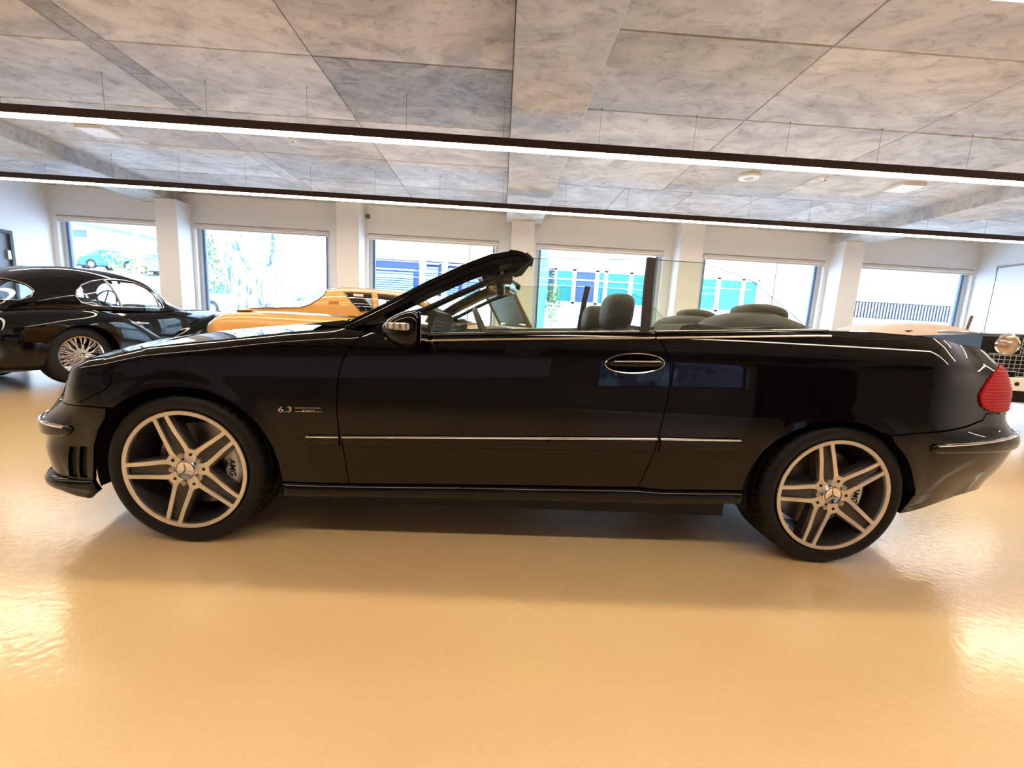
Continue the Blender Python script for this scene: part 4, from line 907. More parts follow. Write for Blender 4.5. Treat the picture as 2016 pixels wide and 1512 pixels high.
def cut(o, cutters, smooth=40):
    par = o.parent; o.parent = None
    weld(o)
    for c in cutters:
        weld(c); m = o.modifiers.new('b', 'BOOLEAN'); m.operation = 'DIFFERENCE'; m.solver = 'EXACT'; m.object = c
    bpy.context.view_layer.update(); me = bpy.data.meshes.new_from_object(o.evaluated_get(bpy.context.evaluated_depsgraph_get()))
    for m in list(o.modifiers): o.modifiers.remove(m)
    o.data = me
    me.shade_smooth(); me.set_sharp_from_angle(angle=R(smooth))
    for c in cutters: bpy.data.objects.remove(c)
    o.parent = par
    return o
def cyl_y(x, z, r, y0, y1, n=40): return MB().lathe([(0, y0), (r, y0), (r, y1), (0, y1)], n, Matrix.Translation((x, 0, z))).build('c', DARK, None)
def simple_wheel(par, x, y, r, rr, w, m, side, wire=False, label=None):
    """side -1: outer face towards -y"""
    t = MB().lathe([(rr-.01, .01), (rr+.005, 0), (rr+.03, -.006), (r-.03, -.004), (r-.008, .012), (r, .035), (r, w-.035), (r-.008, w-.012), (r-.03, w), (rr, w-.01)], 56)
    hub = MB().lathe([(rr+.004, .004), (rr+.006, -.004), (rr-.004, -.004), (rr-.012, .02), (rr-.012, w-.02)], 48) if wire else MB().lathe([(rr+.004, .004), (rr+.004, -.004), (rr-.012, .012), (rr-.03, .03), (rr*.55, .02), (rr*.5, .004), (.03, .0), (0, -.006)], 40)
    if not wire: hub.lathe([(rr+.004, .03), (rr, w-.01)], 40)
    h_ = hub.build('wheel', m, par, loc=(x, y, r), label=label); t.build('tyre', RUBBER, h_)
    if wire:
        s = MB(); rnd = random.Random(3)
        for k in range(72):
            a = 2*math.pi*k/72; d = .62*(1 if k % 2 else -1); yo = (-.012, .02, .05)[k % 3]
            s.tube([(.036*math.cos(a+d), yo-.012, .036*math.sin(a+d)), ((rr-.010)*math.cos(a), (.012, .05, .09)[k % 3], (rr-.010)*math.sin(a))], .0027, 5, cap=False)
        s.build('wire_spokes', mat('wire spoke silver', (.80, .76, .72), .5, .3), h_, kind='stuff')
        MB().lathe([(.04, .06), (.045, -.01), (.038, -.03), (.03, -.04), (.022, -.055), (0, -.06)], 20).tube([(-.075, -.045, -.01), (0, -.05, 0), (.075, -.045, .01)], [.008, .016, .008], 8, flat=.6).build('hub_spinner', CHROME, h_)
        MB().lathe([(.0, .10), (.15, .10)], 28).build('brake_drum', mat('bronze drum', (.035, .02, .014), .6), h_)
    if side > 0: h_.scale = (1, -1, 1)
    return h_
# ================================================================ black classic coupe at the left
jag = empty('classic_coupe', (JAG_POS[0], JAG_POS[1], 0), R(JAG_H), label='black rounded classic coupe with wire wheels parked at the left behind the convertible', cat='car')
JB = mat('black lacquer', (.003, .0028, .0025), .035, ior=1.36)
SIDEW = [(.039,.062),(.069,.108),(.132,.154),(.244,.194),(.412,.228),(.60,.248),(.777,.245),(.90,.20),(.98,.13),(1.06,.05),(1.075,.02),(1.0,.012),(.6,.010),(.203,.010),(.083,.022)]
REARW = [(-.304,.125),(-.330,.19),(-.385,.27),(-.43,.36),(-.445,.5),(-.43,.64),(-.385,.73),(-.330,.81),(-.304,.875),(-.34,.93),(-.45,.945),(-.59,.90),(-.68,.78),(-.72,.64),(-.73,.5),(-.72,.36),(-.68,.22),(-.59,.10),(-.45,.055),(-.34,.07)]
WSH = [(1.135,.07),(1.08,.20),(1.05,.34),(1.04,.5),(1.05,.66),(1.08,.80),(1.135,.93),(1.385,.93),(1.405,.5),(1.385,.07)]
mr = lambda P: [(a, 1-b) for a, b in P][::-1]
sh = [(-1.05,.0),(1.45,.0),(1.45,1),(-1.05,1)]
gpanel('roof', JAG_CAB, sh, JB, jag, holes=[SIDEW, mr(SIDEW), REARW, WSH], depth=.02)
g_ = glass('classic glass', (.90, .95, .96))
for nm, P in (('side_window', SIDEW), ('side_window', mr(SIDEW)), ('rear_window', REARW), ('windscreen', WSH)):
    w_ = gpanel(nm, JAG_CAB, P, g_, jag, off=-.008, depth=.004); rim(MB(), JAG_CAB, P, .007, .003).build('chrome_surround', CHROME, w_)
for mi in (0, 1):
    for (xa, ta, xb, tb) in ((.405,.222,.50,.012), (.955,.155,1.01,.012)):
        P = np.array([(xa+(xb-xa)*k/8, ta+(tb-ta)*k/8) for k in range(9)]); p = JAG_CAB(P[:, 0], (1-P[:, 1]) if mi else P[:, 1]); MB().tube(p, .013, 6).build('window_bar', mat('dull chrome', (.40, .42, .48), .3, .8), jag)
hull = sloft(MB(), [(-1.22,0,.30,.42,.60),(-1.1,0,.46,.34,.72),(-.8,0,.58,.28,.88),(-.4,0,.62,.26,.93),(.2,0,.66,.25,.935),(.9,0,.70,.25,.945),(1.45,0,.66,.25,.96),(2.1,0,.52,.27,.955),(2.8,0,.36,.3,.90),(3.2,0,.22,.36,.80),(3.32,0,.12,.45,.7)], .42).build('body', JB, jag, smooth=50)
cut(hull, [cyl_y(-.05, .345, .40, -1, -.50), cyl_y(-.05, .345, .40, .50, 1), cyl_y(2.59, .345, .40, -1, -.30), cyl_y(2.59, .345, .40, .30, 1)], 50)
for s_ in (-1, 1):
    rf = sloft(MB(), [(-1.16,s_*.56,.05,.42,.58),(-1.04,s_*.57,.13,.32,.70),(-.75,s_*.585,.20,.25,.82),(-.35,s_*.59,.225,.23,.885),(0,s_*.59,.23,.23,.90),(.3,s_*.59,.22,.23,.875),(.6,s_*.59,.19,.24,.78),(.85,s_*.60,.14,.25,.62),(1.1,s_*.62,.06,.28,.45)], .62).build('rear_wing', JB, jag, smooth=50)
    cut(rf, [cyl_y(-.05, .345, .372, *((-1.2, -.50) if s_ < 0 else (.50, 1.2)))], 50)
    ff = sloft(MB(), [(.85,s_*.62,.05,.3,.45),(1.15,s_*.60,.12,.27,.62),(1.6,s_*.59,.19,.25,.80),(2.1,s_*.585,.215,.24,.92),(2.6,s_*.58,.22,.24,.95),(3.0,s_*.57,.19,.28,.90),(3.25,s_*.56,.13,.36,.80),(3.36,s_*.56,.04,.46,.68)], .62).build('front_wing', JB, jag, smooth=50)
    cut(ff, [cyl_y(2.59, .345, .372, *((-1.2, -.45) if s_ < 0 else (.45, 1.2)))], 50)
    MB().lathe([(0, -.02), (.08, -.01), (.095, .02), (.09, .05)], 24, Matrix.Translation((3.33, s_*.42, .74)) @ Matrix.Rotation(R(90), 4, 'Z')).build('headlamp', CHROME, jag)
    MB().lathe([(0, -.03), (.035, -.02), (.04, .03)], 16, Matrix.Translation((-1.16, s_*.56, .62)) @ Matrix.Rotation(R(-90), 4, 'Z')).build('tail_lamp', mat('red lens', (.5, .01, .01)), jag)
    simple_wheel(jag, -.05, s_*.735, .345, .222, .17, CHROME, s_, True, 'chrome wire-spoked wheel'); simple_wheel(jag, 2.59, s_*.735, .345, .222, .17, CHROME, s_, True, 'chrome wire-spoked wheel')
    MB().tube([(.54, s_*.715, .745), (.62, s_*.745, .742), (.74, s_*.74, .742)], [.020, .015, .009], 8).tube([(.55, s_*.66, .745), (.55, s_*.73, .745)], .018, 8).build('door_handle', CHROME, jag)
    MB().tube([(.47, s_*.672, .60), (.50, s_*.70, .42), (.52, s_*.705, .30)], .003, 5).tube([(1.35, s_*.69, .62), (1.36, s_*.685, .93)], .003, 5).build('door_gap', DARK, jag)
MB().tube([(-1.26, y, .46) for y in np.linspace(-.62, .62, 9)], .035, 10, flat=1.0).tube([(-1.29, -.30, .36), (-1.30, -.30, .58)], [.03, .022], 10).tube([(-1.29, .30, .36), (-1.30, .30, .58)], [.03, .022], 10).tube([(-1.26, -.3, .46), (-1.0, -.3, .45)], .02, 8).tube([(-1.26, .3, .46), (-1.0, .3, .45)], .02, 8).build('rear_bumper', CHROME, jag)
MB().tube([(-1.32, -.42, .19), (-.2, -.45, .20)], .026, 10).tube([(-1.32, -.34, .19), (-.2, -.36, .20)], .026, 10).box(-.9, -.5, -.5, -.28, .18, .32).build('exhaust_pipe', mat('dark steel', (.08, .08, .09), .3, 1), jag)
MB().box(-.9, 2.9, -.5, .5, .20, .30).build('underbody', DARK, jag, smooth=0)
for y in (-.30, .30): MB().grid(superell((.35, y, .80), (.10, .22, .24), .5, .5, 10, lambda v: Vector((v.x-.25*v.z, v.y, v.z)))).grid(superell((.62, y, .55), (.25, .22, .09), .5, .5, 10)).build('seat', mat('brown leather', (.03, .02, .015), .5), jag)
MB().box(-.5, .25, -.5, .5, .82, .9, bev=.04).box(1.15, 1.42, -.55, .55, .80, .95, bev=.04).build('cabin_trim', mat('brown leather', (.03, .02, .015)), jag)
Ms = Matrix.Translation((1.0, .30, .98)) @ Matrix.Rotation(R(20), 4, 'Y')
sw = MB().tube([Ms @ Vector((0, .20*math.cos(q), .20*math.sin(q))) for q in np.linspace(0, 2*math.pi, 32, endpoint=False)], .011, 8, closed=True)
for q in (math.pi/2, math.pi*7/6, -math.pi/6): sw.tube([Ms @ Vector((0, 0, 0)), Ms @ Vector((0, .195*math.cos(q), .195*math.sin(q)))], .008, 6)
sw.tube([Ms @ Vector((0, 0, 0)), Ms @ Vector((.3, 0, -.04))], .02, 8).build('steering_wheel', PLAST, jag)
MB().grid(superell((.93, 0, 1.28), (.012, .09, .025), .5, .5, 8)).tube([(.93, 0, 1.28), (1.0, 0, 1.315)], .006, 6).build('interior_mirror', PLAST, jag)
# ================================================================ amber fastback behind the bonnet
yel = empty('fastback_coupe', (YEL_POS[0], YEL_POS[1], 0), R(YEL_H), label='amber yellow fastback coupe with large sloping rear window behind the bonnet', cat='car')
YP = mat('amber paint', (.74, .40, .095), .3, coat=1, coat_r=.02)
HAT = [(-.235,.17),(-.30,.105),(-.385,.055),(-.50,.028),(-.80,.030),(-1.02,.05),(-1.10,.12),(-1.14,.3),(-1.15,.5),(-1.14,.7),(-1.10,.88),(-1.02,.95),(-.80,.97),(-.50,.972),(-.385,.945),(-.30,.895),(-.235,.83),(-.22,.66),(-.215,.5),(-.22,.34)]
QW = [(-.022,.218),(.313,.226),(.353,.025),(.20,.014),(.087,.09)]
DW = [(.385,.226),(.70,.222),(.90,.16),(1.08,.06),(1.10,.02),(.42,.022)]
WS2 = [(1.12,.10),(1.02,.22),(.97,.35),(.96,.5),(.97,.65),(1.02,.78),(1.12,.90),(1.55,.93),(1.60,.5),(1.55,.07)]
gpanel('roof', YEL_CAB, [(-1.25,0),(1.7,0),(1.7,1),(-1.25,1)], YP, yel, holes=[HAT, QW, mr(QW), DW, mr(DW), WS2], depth=.02)
for nm, P, fr in (('rear_window', HAT, 1), ('quarter_window', QW, 1), ('quarter_window', mr(QW), 1), ('door_window', DW, 1), ('door_window', mr(DW), 1), ('windscreen', WS2, 1)):
    w_ = gpanel(nm, YEL_CAB, P, g_, yel, off=-.008, depth=.004); rim(MB(), YEL_CAB, P, .006, .002).build('window_surround', mat('bronze trim', (.25, .16, .09), .3, .8), w_)
for P in ([(-.171,.086),(-.057,.086),(-.055,.057),(-.169,.057)],): gpanel('pillar_badge', YEL_CAB, P, mat('bronze badge', (.45, .17, .05), .4, .4), yel, off=.006, depth=.006); gpanel('pillar_badge', YEL_CAB, mr(P), MATS['bronze badge'], yel, off=.006, depth=.006)
gpanel('price_sticker', YEL_CAB, [(.10,.205),(.22,.205),(.225,.165),(.11,.165)], mat('sticker white', (.8, .55, .5), .6), yel, off=-.004, depth=.002, label='small white and red sticker inside the glass')
hull = sloft(MB(), [(-1.62,0,.50,.62,.74),(-1.58,0,.60,.54,.81),(-1.50,0,.70,.44,.87),(-1.3,0,.80,.32,.965),(-.7,0,.84,.24,.99),(0,0,.85,.22,.99),(.9,0,.85,.22,.975),(1.7,0,.84,.22,.965),(2.3,0,.80,.26,.91),(2.75,0,.72,.36,.80),(2.86,0,.6,.48,.70)], .34, 36).build('body', YP, yel, smooth=45)
cut(hull, [cyl_y(-.75, .32, .37, -1, -.6), cyl_y(-.75, .32, .37, .6, 1), cyl_y(1.78, .32, .37, -1, -.6), cyl_y(1.78, .32, .37, .6, 1)], 45)
for s_ in (-1, 1):
    for x in (-.75, 1.78): simple_wheel(yel, x, s_*.82, .32, .19, .19, STEEL, s_)
    MB().tube([(.36, s_*.845, .80), (.48, s_*.85, .80)], .010, 8).build('door_handle', CHROME, yel)
MB().tube([(-1.66, y, .58) for y in np.linspace(-.5, .5, 7)], .03, 8).build('rear_bumper', CHROME, yel)
for y in (-.36, .36): MB().grid(superell((.15, y, .88), (.10, .22, .26), .5, .5, 10, lambda v: Vector((v.x-.25*v.z, v.y, v.z)))).build('seat', mat('black vinyl', (.012, .012, .012), .5), yel)
MB().box(-1.1, -.1, -.6, .6, .84, .93, bev=.03).build('load_floor', MATS['black vinyl'], yel); MB().box(1.2, 1.6, -.6, .6, .82, .95, bev=.03).build('dashboard', MATS['black vinyl'], yel)
MB().tube([(1.08, .36+.19*math.cos(q), .95+.17*math.sin(q)) for q in np.linspace(0, 2*math.pi, 24, endpoint=False)], .011, 6, closed=True).build('steering_wheel', PLAST, yel)
# its front-hinged bonnet stands open
Mi = (Matrix.Translation((YEL_POS[0], YEL_POS[1], 0)) @ Matrix.Rotation(R(YEL_H), 4, 'Z')).inverted()
BR, BL, up = Vector((.375, 5.05, .955)), Vector((-.005, 6.45, .965)), Vector((-.37, -.10, .70))
c4 = [BL, BR, BR+up, BL+up]; nrm_ = (BR-BL).cross(up).normalized()
def quad(P, th, bow=0.):
    a, b, c, d = P; G = [[a.lerp(b, u).lerp(d.lerp(c, u), v)+nrm_*(bow*math.sin(math.pi*u)*.5+bow*math.sin(math.pi*v)*.5) for u in np.linspace(0, 1, 9)] for v in np.linspace(0, 1, 9)]
    G = [[Mi @ q for q in r_] for r_ in G]; n3 = Mi.to_3x3() @ nrm_*th; G2 = [[q-n3 for q in r_] for r_ in G]
    mb = MB().grid(G).grid(G2, flip=True)
    ring = lambda g: [g[0][j] for j in range(9)]+[g[i][8] for i in range(1, 9)]+[g[8][j] for j in range(7, -1, -1)]+[g[i][0] for i in range(7, 0, -1)]
    return mb.grid([ring(G2), ring(G)], closev=True)
bo = quad(c4, .02, .03).build('bonnet', mat('slate underside', (.03, .036, .045), .5), yel, smooth=40, label='raised bonnet with dark slate underside')
for a, b in ((BL, BL+up), (BR, BR+up), (BL+up, BR+up)): MB().tube([Mi @ a, Mi @ (a.lerp(b, .5)+nrm_*.02), Mi @ b], .022, 8).build('bonnet_edge', mat('shaded amber', (.16, .11, .05), .4), bo)  # amber body paint darkened here, shade put into the colour
MB().tube([Mi @ (BL+Vector((-.17, -.6, -.02))), Mi @ (BL.lerp(BR, .3)+up*.8)], .004, 6).build('prop_rod', STEEL, yel)
MB().tube([Mi @ (BL.lerp(BR, t)+Vector((-.02, 0, .01+.04*math.sin(math.pi*t)))) for t in np.linspace(.08, .92, 9)], .018, 8).build('bonnet_hinge', STEEL, yel)
# ================================================================ black open four-wheel drive at the right
lr = empty('off_road_car', (6.185, 4.19, 0), R(-15), label='black open-topped four-wheel drive with round headlamps, mesh grille and white bumper at the right edge', cat='car')
LB = mat('black enamel', (.006, .006, .007), .45, spec=.3)
hull = MB().box(-.42, .42, .04, 1.30, .62, 1.14, bev=.03).build('bonnet', LB, lr)                       # narrow bonnet
MB().box(-.46, .46, .02, .10, .60, 1.12, bev=.01).build('radiator_panel', LB, lr, smooth=0)
for s_ in (-1, 1):
    wv = MB(); P_ = [(0,.66),(0,1.13),(.05,1.155),(1.25,1.12),(1.25,.62),(1.02,.62),(.95,.80),(.80,.93),(.55,.96),(.32,.90),(.18,.74),(.14,.62),(.02,.62)]
    vs = [(s_*.42, y, z) for y, z in P_]+[(s_*.775, y, z) for y, z in P_]; n = len(P_)
    wv.add(vs, [tuple(range(n)), tuple(range(n, 2*n))[::-1]]+[(i, (i+1) % n, n+(i+1) % n, n+i) for i in range(n)]); w_ = wv.build('front_wing', LB, lr, smooth=0); weld(w_)
    hl = MB().lathe([(.115, .03), (.118, -.012), (.105, -.026), (.095, -.018)], 36, Matrix.Translation((s_*.545, 0, 1.045))).build('headlamp', CHROME, lr, label='round chrome-rimmed headlamp')
    MB().lathe([(0, -.040), (.05, -.034), (.096, -.016)], 32, Matrix.Translation((s_*.545, 0, 1.045))).build('headlamp_glass', mat('warm headlamp glass', (.70, .55, .38), .12, .5, coat=1, noise=(14, (.35, .2, .12), .3)), hl)
    simple_wheel(lr, s_*.0, 0, .38, .21, .19, STEEL, -1) if 0 else None
    for y in (.55, 2.75):
        wm = simple_wheel(lr, s_*.76, y, .38, .21, .19, mat('cream steel', (.5, .48, .42), .5), -1); wm.rotation_euler = (0, 0, R(-90 if s_ < 0 else 90))
    MB().box(min(s_*.45, s_*.765), max(s_*.45, s_*.765), 1.25, 3.35, .60, 1.12, bev=.02).build('body_side', LB, lr, smooth=0)
    MB().tube([(s_*.74, -.03, .80), (s_*.74, .0, .80)], .03, 12).build('side_lamp', WHITEL, lr)
gr = MB().box(-.40, .66, -.012, -.004, .93, .945)
gr = MB()
gx0, gx1 = -.70, .70
for k in range(29): x = gx0+k*.05; gr.tube([(x, -.02, .76 if abs(x) > .42 else .70), (x, -.02, .935 if abs(x) > .42 else 1.10)], .004, 5)
for z in np.arange(.70, 1.101, .045): w_ = .42 if (z > .94 or z < .755) else .70; gr.tube([(-w_, -.024, z), (w_, -.024, z)], .004, 5)
gr.build('grille_mesh', mat('grey wire', (.42, .42, .42), .4, .6), lr, kind='stuff')
fr = MB()
for P in ([(-.705,.755),(-.425,.755),(-.425,.695),(.425,.695),(.425,.755),(.705,.755),(.705,.94),(.425,.94),(.425,1.105),(-.425,1.105),(-.425,.94),(-.705,.94)],): fr.tube([(a, -.022, b) for a, b in P], .007, 6, closed=True)
fr.build('grille_frame', mat('grey wire', (.42, .42, .42)), lr)
MB().box(-.80, .80, -.22, -.12, .555, .695, bev=.006).build('front_bumper', mat('galvanised white bumper', (.85, .84, .80), .45), lr)
MB().lathe([(0, -.002), (.022, -.002), (.022, .004)], 14, Matrix.Translation((-.55, -.22, .63))).lathe([(0, -.002), (.022, -.002), (.022, .004)], 14, Matrix.Translation((.55, -.22, .63))).build('bumper_hole', DARK, lr)
MB().box(-.62, -.5, -.14, .2, .5, .62).box(.5, .62, -.14, .2, .5, .62).box(-.4, .4, .1, 3.3, .40, .62).build('chassis', DARK, lr, smooth=0)
MB().box(-.72, .72, 1.28, 1.36, .60, 1.20, bev=.01).box(-.72, .72, 1.36, 3.3, .60, .66).build('bulkhead', LB, lr, smooth=0)
# windscreen folded flat on the bonnet, its frame outlined
fw_ = MB()
for s_ in (-1, 1):
    fw_.tube([(s_*.04, .12, 1.165), (s_*.66, .12, 1.165), (s_*.71, .17, 1.166), (s_*.71, .74, 1.185), (s_*.66, .80, 1.186), (s_*.04, .80, 1.186)], .013, 8, closed=True)
fo = fw_.build('folded_windscreen', CHROME, lr)
MB().box(-.70, -.05, .14, .78, 1.160, 1.170).box(.05, .70, .14, .78, 1.160, 1.170).build('windscreen_glass', mat('dark glass', (.02, .025, .03), .05), fo, smooth=0)
hood = MB(); G = []
for y in np.linspace(.95, 3.0, 14): t = (y-.95)/2.05; zt_ = 1.13+.20*math.sin(min(t*2.6, 1)*math.pi/2); G.append([(x, y, zt_-(.19*(abs(x)/.70)**2)+.006*math.sin(9*x+7*y)) for x in np.linspace(-.70, .70, 15)])
G = [[(a-.28, b, c) for a, b, c in r_] for r_ in G]
hood.grid(G).grid([[(a, b, c-.03) for a, b, c in r_] for r_ in G], flip=True)
hood.build('canvas_cover', mat('tan canvas', (.52, .37, .27), .8, bump=(40, .4, .01)), lr, label='tan canvas cover stretched over the rear')
MB().tube([(-.60, 0.02, 1.20), (-.64, -.02, 1.30)], .008, 6).grid(superell((-.65, -.03, 1.33), (.05, .012, .035), .6, .6, 8)).build('wing_mirror', CHROME, lr) if 0 else None
# leaning pole by the right wall
t = empty('wooden_pole', (8.83, 7.6, 0), label='thin red-brown pole with silver tip leaning near the right wall', cat='pole')
MB().tube([(0, 0, .0), (.29, .02, 1.62)], .026, 12).build('shaft', mat('red brown wood', (.16, .045, .02), .35), t)
MB().tube([(.29, .02, 1.62), (.315, .022, 1.76)], [.022, .016], 12).build('tip', CHROME, t)
MB().lathe([(0, .0), (.14, .0), (.14, .02), (.03, .04)], 24, Matrix.Rotation(R(90), 4, 'X')).build('foot', STEEL, t)
# ------------------------------------------------------------------ the street outside
PAVE = mat('pale asphalt', (.42, .42, .43), .9); LAWN = mat('lawn', (.04, .10, .015), .9, noise=(6, (.12, .20, .04), .3))
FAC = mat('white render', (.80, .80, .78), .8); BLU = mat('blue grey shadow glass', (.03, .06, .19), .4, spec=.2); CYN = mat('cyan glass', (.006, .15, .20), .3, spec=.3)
SHU = mat('pale blue shutter', (.16, .28, .44), .6); FRW = mat('white frame paint', (.75, .78, .80), .5)
G = []
for y, z in ((DB+.28, -.02), (13, -.02), (18, .68), (24, 1.7), (33, 3.6), (60, 4.2)): G.append([(x, y, z) for x in (-70, -6.5)])
MB().grid(G, flip=True).build('ground', PAVE, kind='structure', smooth=0, label='pale road climbing outside to the left')
MB().box(-6.5, 60, DB+.28, 60, -.12, -.02).build('ground', PAVE, kind='structure', smooth=0, label='pale level road outside')
MB().box(-70, 60, -60, YF-.3, -.12, -.02).build('ground', PAVE, kind='structure', smooth=0, label='pale road in front of the showroom')
G = [[(-16, 21.5, 1.42), (-11.5, 21.5, 1.42)], [(-16, 24, 1.84), (-11.5, 24, 1.84)]]
MB().grid(G, flip=True).build('lawn', LAWN, kind='stuff', label='strip of green grass outside window two', cat='grass', smooth=0)
# building straight across: white fascia, shuttered windows, row of cyan panes
b1 = empty('white_building', (0, 16, 0), label='white office building across the street with shutters and blue-green windows', cat='building')
m = MB(); m.box(-6.0, 10.9, 0, 6, 3.27, 6.2); m.box(-6.0, 10.9, 0, 6, -.1, 1.95)
for x0, x1 in ((-6.0,-5.14),(-3.26,-3.03),(-2.40,-2.2),(-.6,1.75),(10.2,10.9)): m.box(x0, x1, 0, 6, 1.95, 3.27)
m.build('wall', FAC, b1, smooth=0)
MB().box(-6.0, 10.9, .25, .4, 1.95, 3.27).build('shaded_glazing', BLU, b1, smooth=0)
for x0, x1, z0, z1 in ((-5.02,-3.50,1.96,2.86),(-3.0,-2.55,1.96,3.15),(-2.2,-1.75,1.96,3.15),(-1.6,-.75,1.96,2.9)):
    s_ = MB().box(x0-.03, x1+.03, .06, .12, z1, z1+.05).build('roller_shutter', FRW, b1, smooth=0)
    for k in range(int((z1-z0)/.085)): MB().box(x0, x1, .05, .11, z0+k*.085, z0+k*.085+.062, bev=.01).build('slat', SHU, s_, smooth=0)
xs = [2.0, 2.75, 3.65, 4.0, 5.0, 5.95, 7.0, 7.72, 8.5, 9.5, 10.15]
for i in range(len(xs)-1):
    w_ = MB(); a, b = xs[i], xs[i+1]
    w_.box(a, a+.09, -.03, .1, 1.95, 3.27).box(b-.06, b, -.03, .1, 1.95, 3.27).box(a, b, -.03, .1, 1.95, 2.02).box(a, b, -.03, .1, 3.2, 3.27)
    if i < 4: w_.box(a, b, -.02, .08, 2.85, 2.90)
    w_ = w_.build('window', FRW, b1, smooth=0); MB().box(a+.09, b-.06, .03, .05, 2.02, 3.2).build('pane', CYN if i > 2 else BLU if i == 1 else CYN, w_, smooth=0)
b2 = empty('pale_building', (11, 17, 0), label='pale building farther right with a railed terrace, outside window six', cat='building')
MB().box(0, 16, 1.5, 6, 0, 7).box(1.0, 12, -1.2, 1.5, -.02, 2.0).build('wall', FAC, b2, smooth=0)
MB().box(5.6, 7.4, 1.42, 1.5, 3.6, 4.1).build('window', SHU, b2, smooth=0)
r_ = MB()
for k in range(44): r_.box(2.6+k*.13, 2.645+k*.13, -1.12, -1.08, 2.0, 2.62)
r_.box(2.5, 8.4, -1.13, -1.08, 2.62, 2.66).box(2.5, 8.4, -1.13, -1.08, 2.03, 2.06).build('railing', mat('blue grey railing', (.003, .007, .02), .6, spec=.1), b2, smooth=0, kind='stuff')
MB().box(4.8, 7.0, -1.24, -1.2, 1.35, 1.85).build('vent_panel', mat('light blue louvre', (.22, .42, .66), .5), b2, smooth=0)
b3 = empty('gabled_building', (-41, 40, 0), label='white low-roofed building up the hill outside the leftmost window', cat='building')
MB().add([(-3,0,3.6),(12,0,3.6),(12,0,6.6),(-3,0,8.8),(-3,6,3.6),(12,6,3.6),(12,6,6.6),(-3,6,8.8)], [(0,1,2,3),(4,7,6,5),(1,5,6,2),(0,3,7,4)]).build('wall', FAC, b3, smooth=0)
MB().add([(-3.5,-.6,8.75),(12.5,-.6,6.45),(12.5,-.6,6.75),(-3.5,-.6,9.15),(-3.5,6,8.75),(12.5,6,6.45),(12.5,6,6.75),(-3.5,6,9.15)], [(0,1,2,3),(4,7,6,5),(3,2,6,7),(0,4,5,1),(1,5,6,2),(0,3,7,4)]).build('roof', mat('blue slate', (.05, .10, .26), .6), b3, smooth=0)
for x, z, w_, h_ in ((.6, 7.0, 1.3, .7), (8.2, 5.9, 1.2, .6), (10.0, 5.9, 1.0, .5)): MB().box(x, x+w_, -.05, .02, z, z+h_).build('window', BLU, b3, smooth=0)
# parked cars
def parked(name_, loc, rz, paint, label):
    t = empty('parked_car', loc, rz, label=label, cat='car', group='cars parked outside')
    P = [(-2.1,.25),(-2.15,.6),(-2.0,.82),(-1.5,.92),(-1.1,.95),(1.0,.93),(1.9,.78),(2.12,.6),(2.1,.25)]
    b_ = MB().prism(P, -.85, .85).build('body', paint, t, smooth=0)
    cut(b_, [cyl_y(-1.3, .3, .36, -1, -.55, 20), cyl_y(1.3, .3, .36, -1, -.55, 20), cyl_y(-1.3, .3, .36, .55, 1, 20), cyl_y(1.3, .3, .36, .55, 1, 20)], 30)
    G = []
    for x, w_, z in ((-1.75,.70,.93),(-1.1,.62,1.36),(-.5,.60,1.43),(.2,.60,1.40),(1.05,.70,.93)): G.append([(x, -.76, .92), (x, -w_, z), (x, w_, z), (x, .76, .92)])
    MB().grid(G, flip=True).add(G[0], [(0, 1, 2, 3)]).add(G[-1], [(0, 3, 2, 1)]).build('cabin', BLU, t, smooth=0)
    MB().box(-1.1, .22, -.61, .61, 1.385, 1.44, bev=.02).build('roof', paint, t)
    for s_ in (-1, 1):
        for x in (-1.3, 1.3): simple_wheel(t, x, s_*.83, .31, .18, .18, STEEL, s_)
        MB().tube([(.1, s_*.74, .93), (.0, s_*.61, 1.40)], .03, 6).tube([(-.75, s_*.74, .93), (-.75, s_*.61, 1.40)], .03, 6).build('pillar', paint, t)
    return t
parked('a', (-30.0, 33, 3.60), R(4), mat('teal paint', (.012, .075, .12), .5, spec=.2), 'teal parked car up the hill outside the leftmost window')
parked('b', (-25.0, 31.5, 3.28), R(6), mat('silver blue paint', (.09, .13, .20), .5, spec=.2), 'silver parked car right of the teal one outside the leftmost window')
parked('c', (-34.6, 33, 3.60), R(4), mat('pale grey paint', (.07, .11, .17), .5, spec=.2), 'pale grey parked car left of the teal one outside the leftmost window')
parked('d', (-10.9, 18.2, .70), R(-8), mat('white car paint', (.75, .76, .78), .3), 'white parked car seen over the amber coupe through window two')
# trees
def leaves(c, r, n, m, parent, seed, s_=.09):
    rd = random.Random(seed); mb = MB()
    for _ in range(n):
        while 1:
            v = Vector((rd.uniform(-1, 1), rd.uniform(-1, 1), rd.uniform(-1, 1)))
            if v.length < 1: break
        p = Vector((c[0]+v.x*r[0], c[1]+v.y*r[1], c[2]+v.z*r[2])); a = Vector((rd.uniform(-1, 1), rd.uniform(-1, 1), rd.uniform(-1, 1))).normalized(); b = a.orthogonal().normalized(); k = s_*rd.uniform(.6, 1.4)
        mb.add([p-a*k, p-b*k*.45, p+a*k, p+b*k*.45], [(0, 1, 2, 3)])
    return mb.build('foliage', m, parent, smooth=0, kind='stuff')
LG = mat('yellow green leaves', (.13, .15, .03), .8, noise=(3, (.26, .20, .06), .3)); LT = mat('fresh green leaves', (.04, .13, .05), .8, noise=(3, (.14, .20, .06), .3))
BARK = mat('pale peeling bark', (.035, .07, .15), .85, noise=(2.6, (.75, .78, .80), .16, (3, 3, .45)), bump=(9, .7, .03))
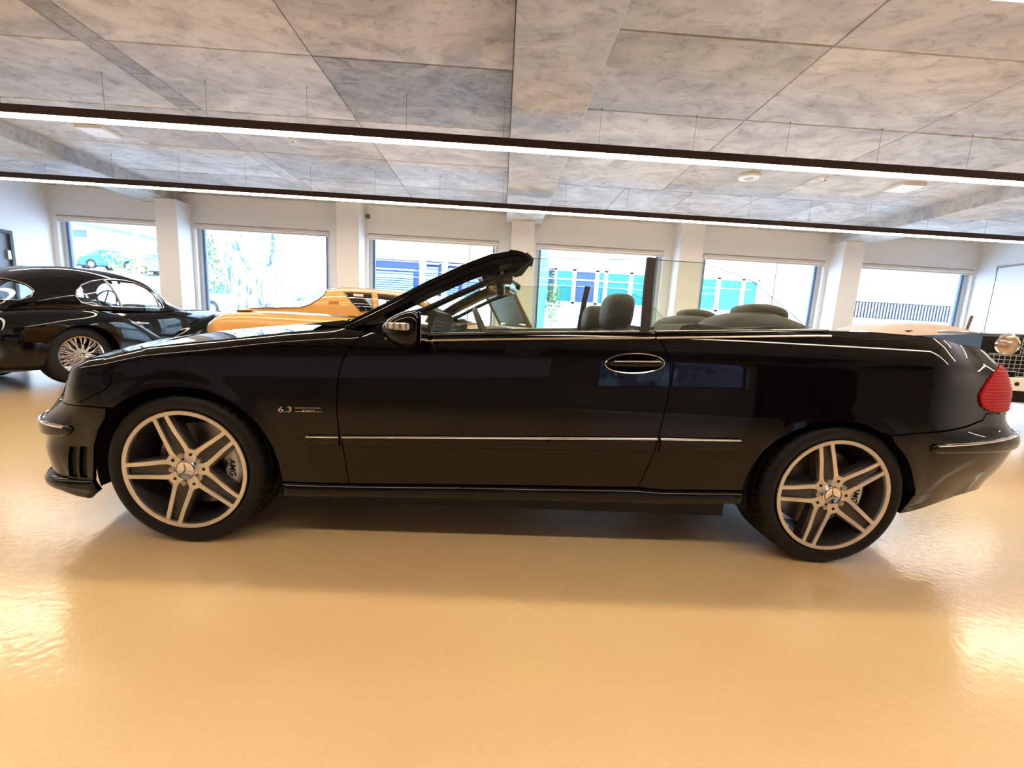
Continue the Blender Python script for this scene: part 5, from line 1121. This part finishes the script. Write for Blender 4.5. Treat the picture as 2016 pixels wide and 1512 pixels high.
MB().box(-6, 16, -10.6, -10.3, -.02, 4.6).build('sky_screen', mat('plum screen', (.10, .07, .085), .9), kind='structure', smooth=0, label='plum coloured screen added across the front street to keep the sky out of the reflection')  # added out of view, hides the sky so the shopfront mirrors dimly
hg = empty('hedge', (2.2, -8.6, -.02), label='dark plum-leaved hedge in front of the showroom, added close by to keep its mirror image in the rear wing dim', cat='hedge')  # plum foliage added to dim what the shopfront window mirrors
for x in (-1.2, .6, 2.3): MB().tube([(x, 0, 0), (x+.1, 0, 1.4), (x-.05, 0, 2.2)], [.09, .07, .04], 8).build('stem', DARK, hg)
PL = mat('plum leaves', (.15, .09, .16), .8)
tr = empty('tree', (-7.1, 11.6, -.02), label='large pale-barked tree leaning left outside window two', cat='tree')
MB().tube([(.15, 0, 0), (.0, 0, .8), (-.12, .1, 1.6), (-.50, .2, 2.5), (-.95, .3, 3.8), (-1.2, .4, 5.5)], [.50, .42, .38, .33, .28, .2], 18).tube([(-.12, .1, 1.5), (.35, .3, 2.4), (.5, .5, 4.5)], [.25, .2, .12], 12).build('trunk', BARK, tr)
leaves((-1.45, .8, 2.3), (.42, .5, .95), 420, LT, tr, 1, .055); leaves((-1.3, 1.0, 3.0), (.7, .6, .7), 260, LG, tr, 2, .055); leaves((.42, .9, 2.4), (.22, .4, 1.1), 130, LG, tr, 3, .05); leaves((-.6, .8, 5.6), (3, 2, 1.6), 1500, LG, tr, 4, .1)
leaves((2.0, 0, 2.3), (4.0, .6, 1.2), 1300, PL, hg, 9, .14)
t2 = empty('tree', (1.2, 13.2, -.02), label='ivy-clad tree trunk outside the window behind the front headrests', cat='tree')
MB().tube([(-.15, 0, 0), (-.1, 0, 1.5), (.0, .0, 2.6), (-.1, .1, 4.8)], [.34, .30, .26, .2], 14).build('trunk', mat('blue green bark', (.10, .32, .38), .85, bump=(9, .7, .03)), t2)
leaves((.42, -.1, 1.9), (.26, .3, .85), 420, LT, t2, 5, .05); leaves((0, .3, 5.4), (2, 1.6, 1.2), 700, LG, t2, 6, .1)
t3 = empty('shrub', (-24.2, 27.5, 2.2), label='yellowish rounded shrub outside the leftmost window', cat='shrub')
MB().tube([(0, 0, 0), (0, 0, 1.2)], .12, 8).build('stem', BARK, t3); leaves((0, 0, 1.6), (1.7, 1.0, .8), 420, LG, t3, 7, .10)
ps = empty('street_post', (-17.3, 20, .98), label='thin white post outside the leftmost window', cat='post')
MB().tube([(0, 0, 0), (0, 0, 4.5)], .05, 8).build('shaft', FRW, ps); MB().lathe([(0, 0), (.1, 0), (.1, .05), (.05, .08)], 12, Matrix.Rotation(R(90), 4, 'X')).build('base', FRW, ps)
